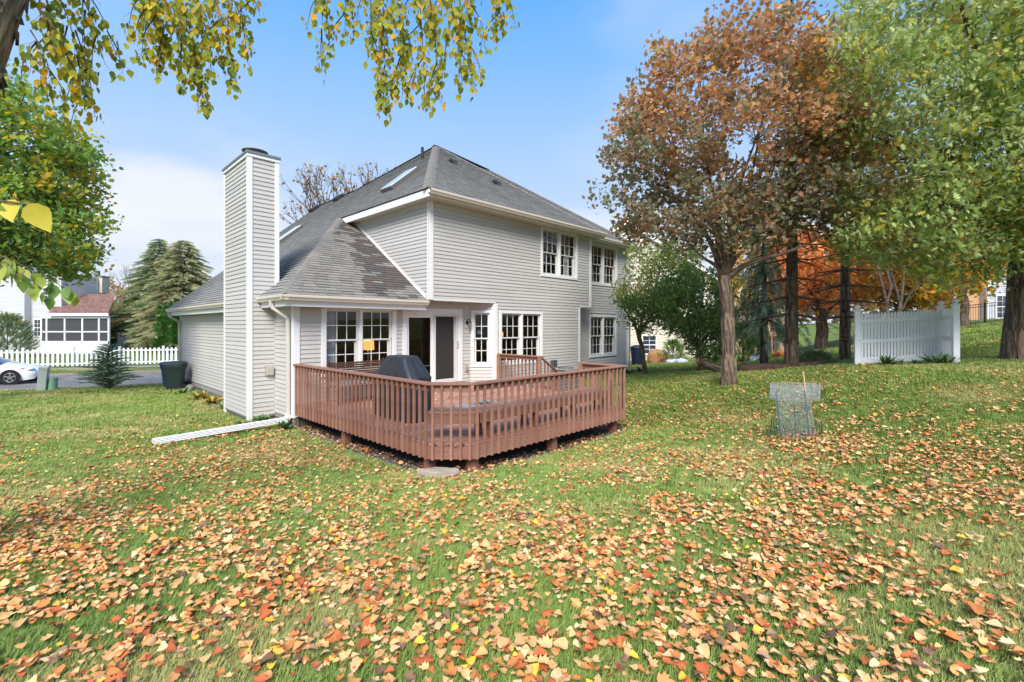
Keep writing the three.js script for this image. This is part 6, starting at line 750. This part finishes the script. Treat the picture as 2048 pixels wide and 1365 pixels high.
// ------------------------------------------------------------------ fallen leaves and grass
const LEAFCOL = [[5, C(210, 162, 108)], [4, C(200, 144, 88)], [3, C(190, 118, 60)], [2.2, C(216, 182, 134)], [2, C(170, 88, 46)], [0.5, C(222, 170, 56)], [0.8, C(112, 82, 62)], [0.8, C(156, 124, 94)]];
const dryGeos = [0, 1, 2, 3].map((k) => { const R = rng(200 + k), o = [MAPLE, BIRCH.map(([x, y]) => [x * 1.15, y]), MAPLE.map(([x, y]) => [x * 0.85, y]), [[0, 0], [0.22, 0.06], [0.42, 0.3], [0.38, 0.5], [0.3, 0.72], [0.12, 0.9], [0, 1]]][k], full = [...o, ...o.slice(1, -1).reverse().map(([x, y]) => [-x, y])], pos = [0, 0.02, 0], idx = [], n = full.length, cu = 0.7 + 0.9 * R(), cv = (R() - 0.4) * 0.7; const zf = (x, y) => cu * x * x * 1.3 + cv * (y - 0.45) * (y - 0.45) + 0.10 * (noise(x * 5 + k * 9, y * 5, 3) - 0.3); pos[1] = zf(0, 0.45); for (const f of [0.55, 1]) for (const [x, y] of full) { const X = x * f, Yy = 0.45 + (y - 0.45) * f; pos.push(X, zf(X, Yy), Yy - 0.45); } for (let i = 0; i < n; i++) { const a = 1 + i, b = 1 + (i + 1) % n; idx.push(0, a, b, a, a + n, b, b, a + n, b + n); } return buf(pos, idx); });
const leafField = (x, d) => {
  const n = fbm(x * 0.55 + 30, d * 0.55 + 30, 3, 4), f = fbm(x * 1.9 + 7, d * 1.9 + 3, 5, 3), near = sstep(13, 3.5, d), left = sstep(-5.5, -9, x) * sstep(6.5, 9, d), right = sstep(2.2, 6.5, x) * sstep(3.5, 8, d);
  let k = 0.10 + 0.34 * sstep(13, 7, d) + 0.34 * sstep(7.5, 3.5, d) - 0.26 * left - 0.22 * right; k *= 0.12 + 0.88 * sstep(0.34, 0.66, n * 0.35 + f * 0.65); if (Math.hypot(x - 5.4, d - 11.7) < 3.2) k += 0.12; const t = streetT(x, d); if (t > -5 && t < -0.3 && x < -6) k += 0.45 * sstep(0.4, 0.6, f); if (Math.hypot(x - 4.3, d - 6.6) < 0.7) k += 0.5; return clamp(k, 0.012, 1);
};
{
  const R = rng(301), all = []; let tries = 0;
  while (all.length < 31000 && tries < 900000) { tries++; const d = Math.sqrt(mix(2.9, 400, R())), x = (R() * 2 - 1) * 1.16 * d; if (R() > leafField(x, d) || inHouse(x, d, 0.05) || inDeck(x, d, -0.3) || streetT(x, d) > -0.2) continue; all.push([x, d]); }
  // leaves on the deck boards
  const onDeck = []; for (let i = 0; i < 260; i++) { const u = mix(-2.9, 2.2, R()), v = mix(-4.4, 0.35, Math.pow(R(), 0.55)); if (u > 0.9 && v < -3.2) continue; onDeck.push([wx(u, v), wd(u, v)]); }
  all.sort((a, b) => Math.hypot(...a) - Math.hypot(...b));
  const place = (o, x, y, d, big) => { o.position.set(x, y + 0.018 + R() * 0.03, -d); const tl = 0.3 + 1.5 * R() * R(); o.rotation.set((R() - 0.5) * tl, R() * 6.283, (R() - 0.5) * tl); o.scale.set(1, R() > 0.35 ? 1 : -1, 1).multiplyScalar((0.027 + 0.06 * R() * R() + 0.016 * R()) * (big ?? 1)); };
  const mats = []; for (let i = 0; i < 28; i++) mats.push(new THREE.MeshStandardMaterial({ color: pick(R, LEAFCOL, 1), roughness: 0.8, side: THREE.DoubleSide }));
  const front = all.filter(([x, d]) => Math.abs(x) < 1.07 * d && d > 2.18).slice(0, 300), set = new Set(front);
  for (const [x, d] of front) { const m = new THREE.Mesh(dryGeos[Math.floor(R() * 4)], mats[Math.floor(R() * 28)]); place(m, x, gh(x, d) + 0.015, d); top(m, 'fallen_leaf', 'dry curled autumn leaf lying on the near lawn', 'leaf', 'fallen leaves on the near lawn'); }
  const rest = all.filter((p) => !set.has(p)), per = [[], [], [], []]; rest.forEach((p) => per[Math.floor(R() * 4)].push([p[0], gh(p[0], p[1]) + 0.015, p[1]])); onDeck.forEach((p) => per[Math.floor(R() * 4)].push([p[0], DK - 0.012, p[1]]));
  const gl = new THREE.Group(); per.forEach((list, k) => { const im = new THREE.InstancedMesh(dryGeos[k], M.dryLeaf, list.length); list.forEach(([x, y, d], i) => { place(obj3, x, y, d); obj3.updateMatrix(); im.setMatrixAt(i, obj3.matrix); im.setColorAt(i, pick(R, LEAFCOL, 1)); }); im.name = 'leaf_litter_layer'; im.userData.kind = 'stuff'; gl.add(im); }); top(gl, 'leaf_litter', 'scattered dry autumn leaves covering the lawn and deck', 'leaves', null, 'stuff');
}
{
  const R = rng(401), blade = (list, a, r, h, w, lean) => { const x = Math.cos(a) * r, z = Math.sin(a) * r, dx = Math.cos(a + 0.6) * lean, dz = Math.sin(a + 0.6) * lean, px = -Math.sin(a) * w, pz = Math.cos(a) * w, n = list.length / 3; list.push(x - px, 0, z - pz, x + px, 0, z + pz, x + dx * 0.4 - px * 0.8, h * 0.6, z + dz * 0.4 - pz * 0.8, x + dx * 0.4 + px * 0.8, h * 0.6, z + dz * 0.4 + pz * 0.8, x + dx, h, z + dz); return [n, n + 1, n + 2, n + 1, n + 3, n + 2, n + 2, n + 3, n + 4]; };
  const tuft = (nb, rad, h, w) => { const pos = [], idx = []; for (let k = 0; k < nb; k++) idx.push(...blade(pos, R() * 6.283, rad * Math.sqrt(R()), h * (0.55 + 0.6 * R()), w, h * (0.2 + 0.8 * R()))); return buf(pos, idx); };
  const bands = [[1.6, 4.6, 34000, tuft(12, 0.045, 0.055, 0.0019), 1], [4.6, 8.5, 42000, tuft(14, 0.08, 0.06, 0.003), 1], [8.5, 15, 36000, tuft(16, 0.15, 0.07, 0.005), 1], [15, 27, 26000, tuft(18, 0.28, 0.08, 0.009), 1]], grp = new THREE.Group();
  for (const [d0, d1, n, geo] of bands) {
    const im = new THREE.InstancedMesh(geo, M.blade, n); let k = 0; while (k < n) { const d = Math.sqrt(mix(d0 * d0, d1 * d1, R())), x = (R() * 2 - 1) * 1.15 * d; const t = streetT(x, d); if (inHouse(x, d, 0.04) || inDeck(x, d, 0.12) || (t > -0.3 && t < 8.3 && x < 4)) { if (R() < 0.003) { } continue; }
      const m = fbm(x * 0.4 + 60, d * 0.4 + 60, 1, 4), dry = sstep(0.5, 0.72, fbm(x * 0.9 + 20, d * 0.9 + 90, 2, 4)); obj3.position.set(x, gh(x, d) - 0.006, -d); obj3.rotation.set((R() - 0.5) * 0.25, R() * 6.283, (R() - 0.5) * 0.25); obj3.scale.set(1, 0.7 + 0.5 * R() + 0.3 * (m - 0.5), 1); obj3.updateMatrix(); im.setMatrixAt(k, obj3.matrix);
      const c = C(102, 134, 52).lerp(C(146, 170, 78), m).lerp(C(186, 176, 112), dry * 0.6 + 0.2 * R()).multiplyScalar(0.75 + 0.45 * R()); im.setColorAt(k++, c); }
    im.name = 'grass_blades'; im.userData.kind = 'stuff'; grp.add(im);
  }
  top(grp, 'grass', 'short mown grass of the lawn', 'grass', null, 'stuff');
}
console.log('all ready');
renderer.render(scene, camera);
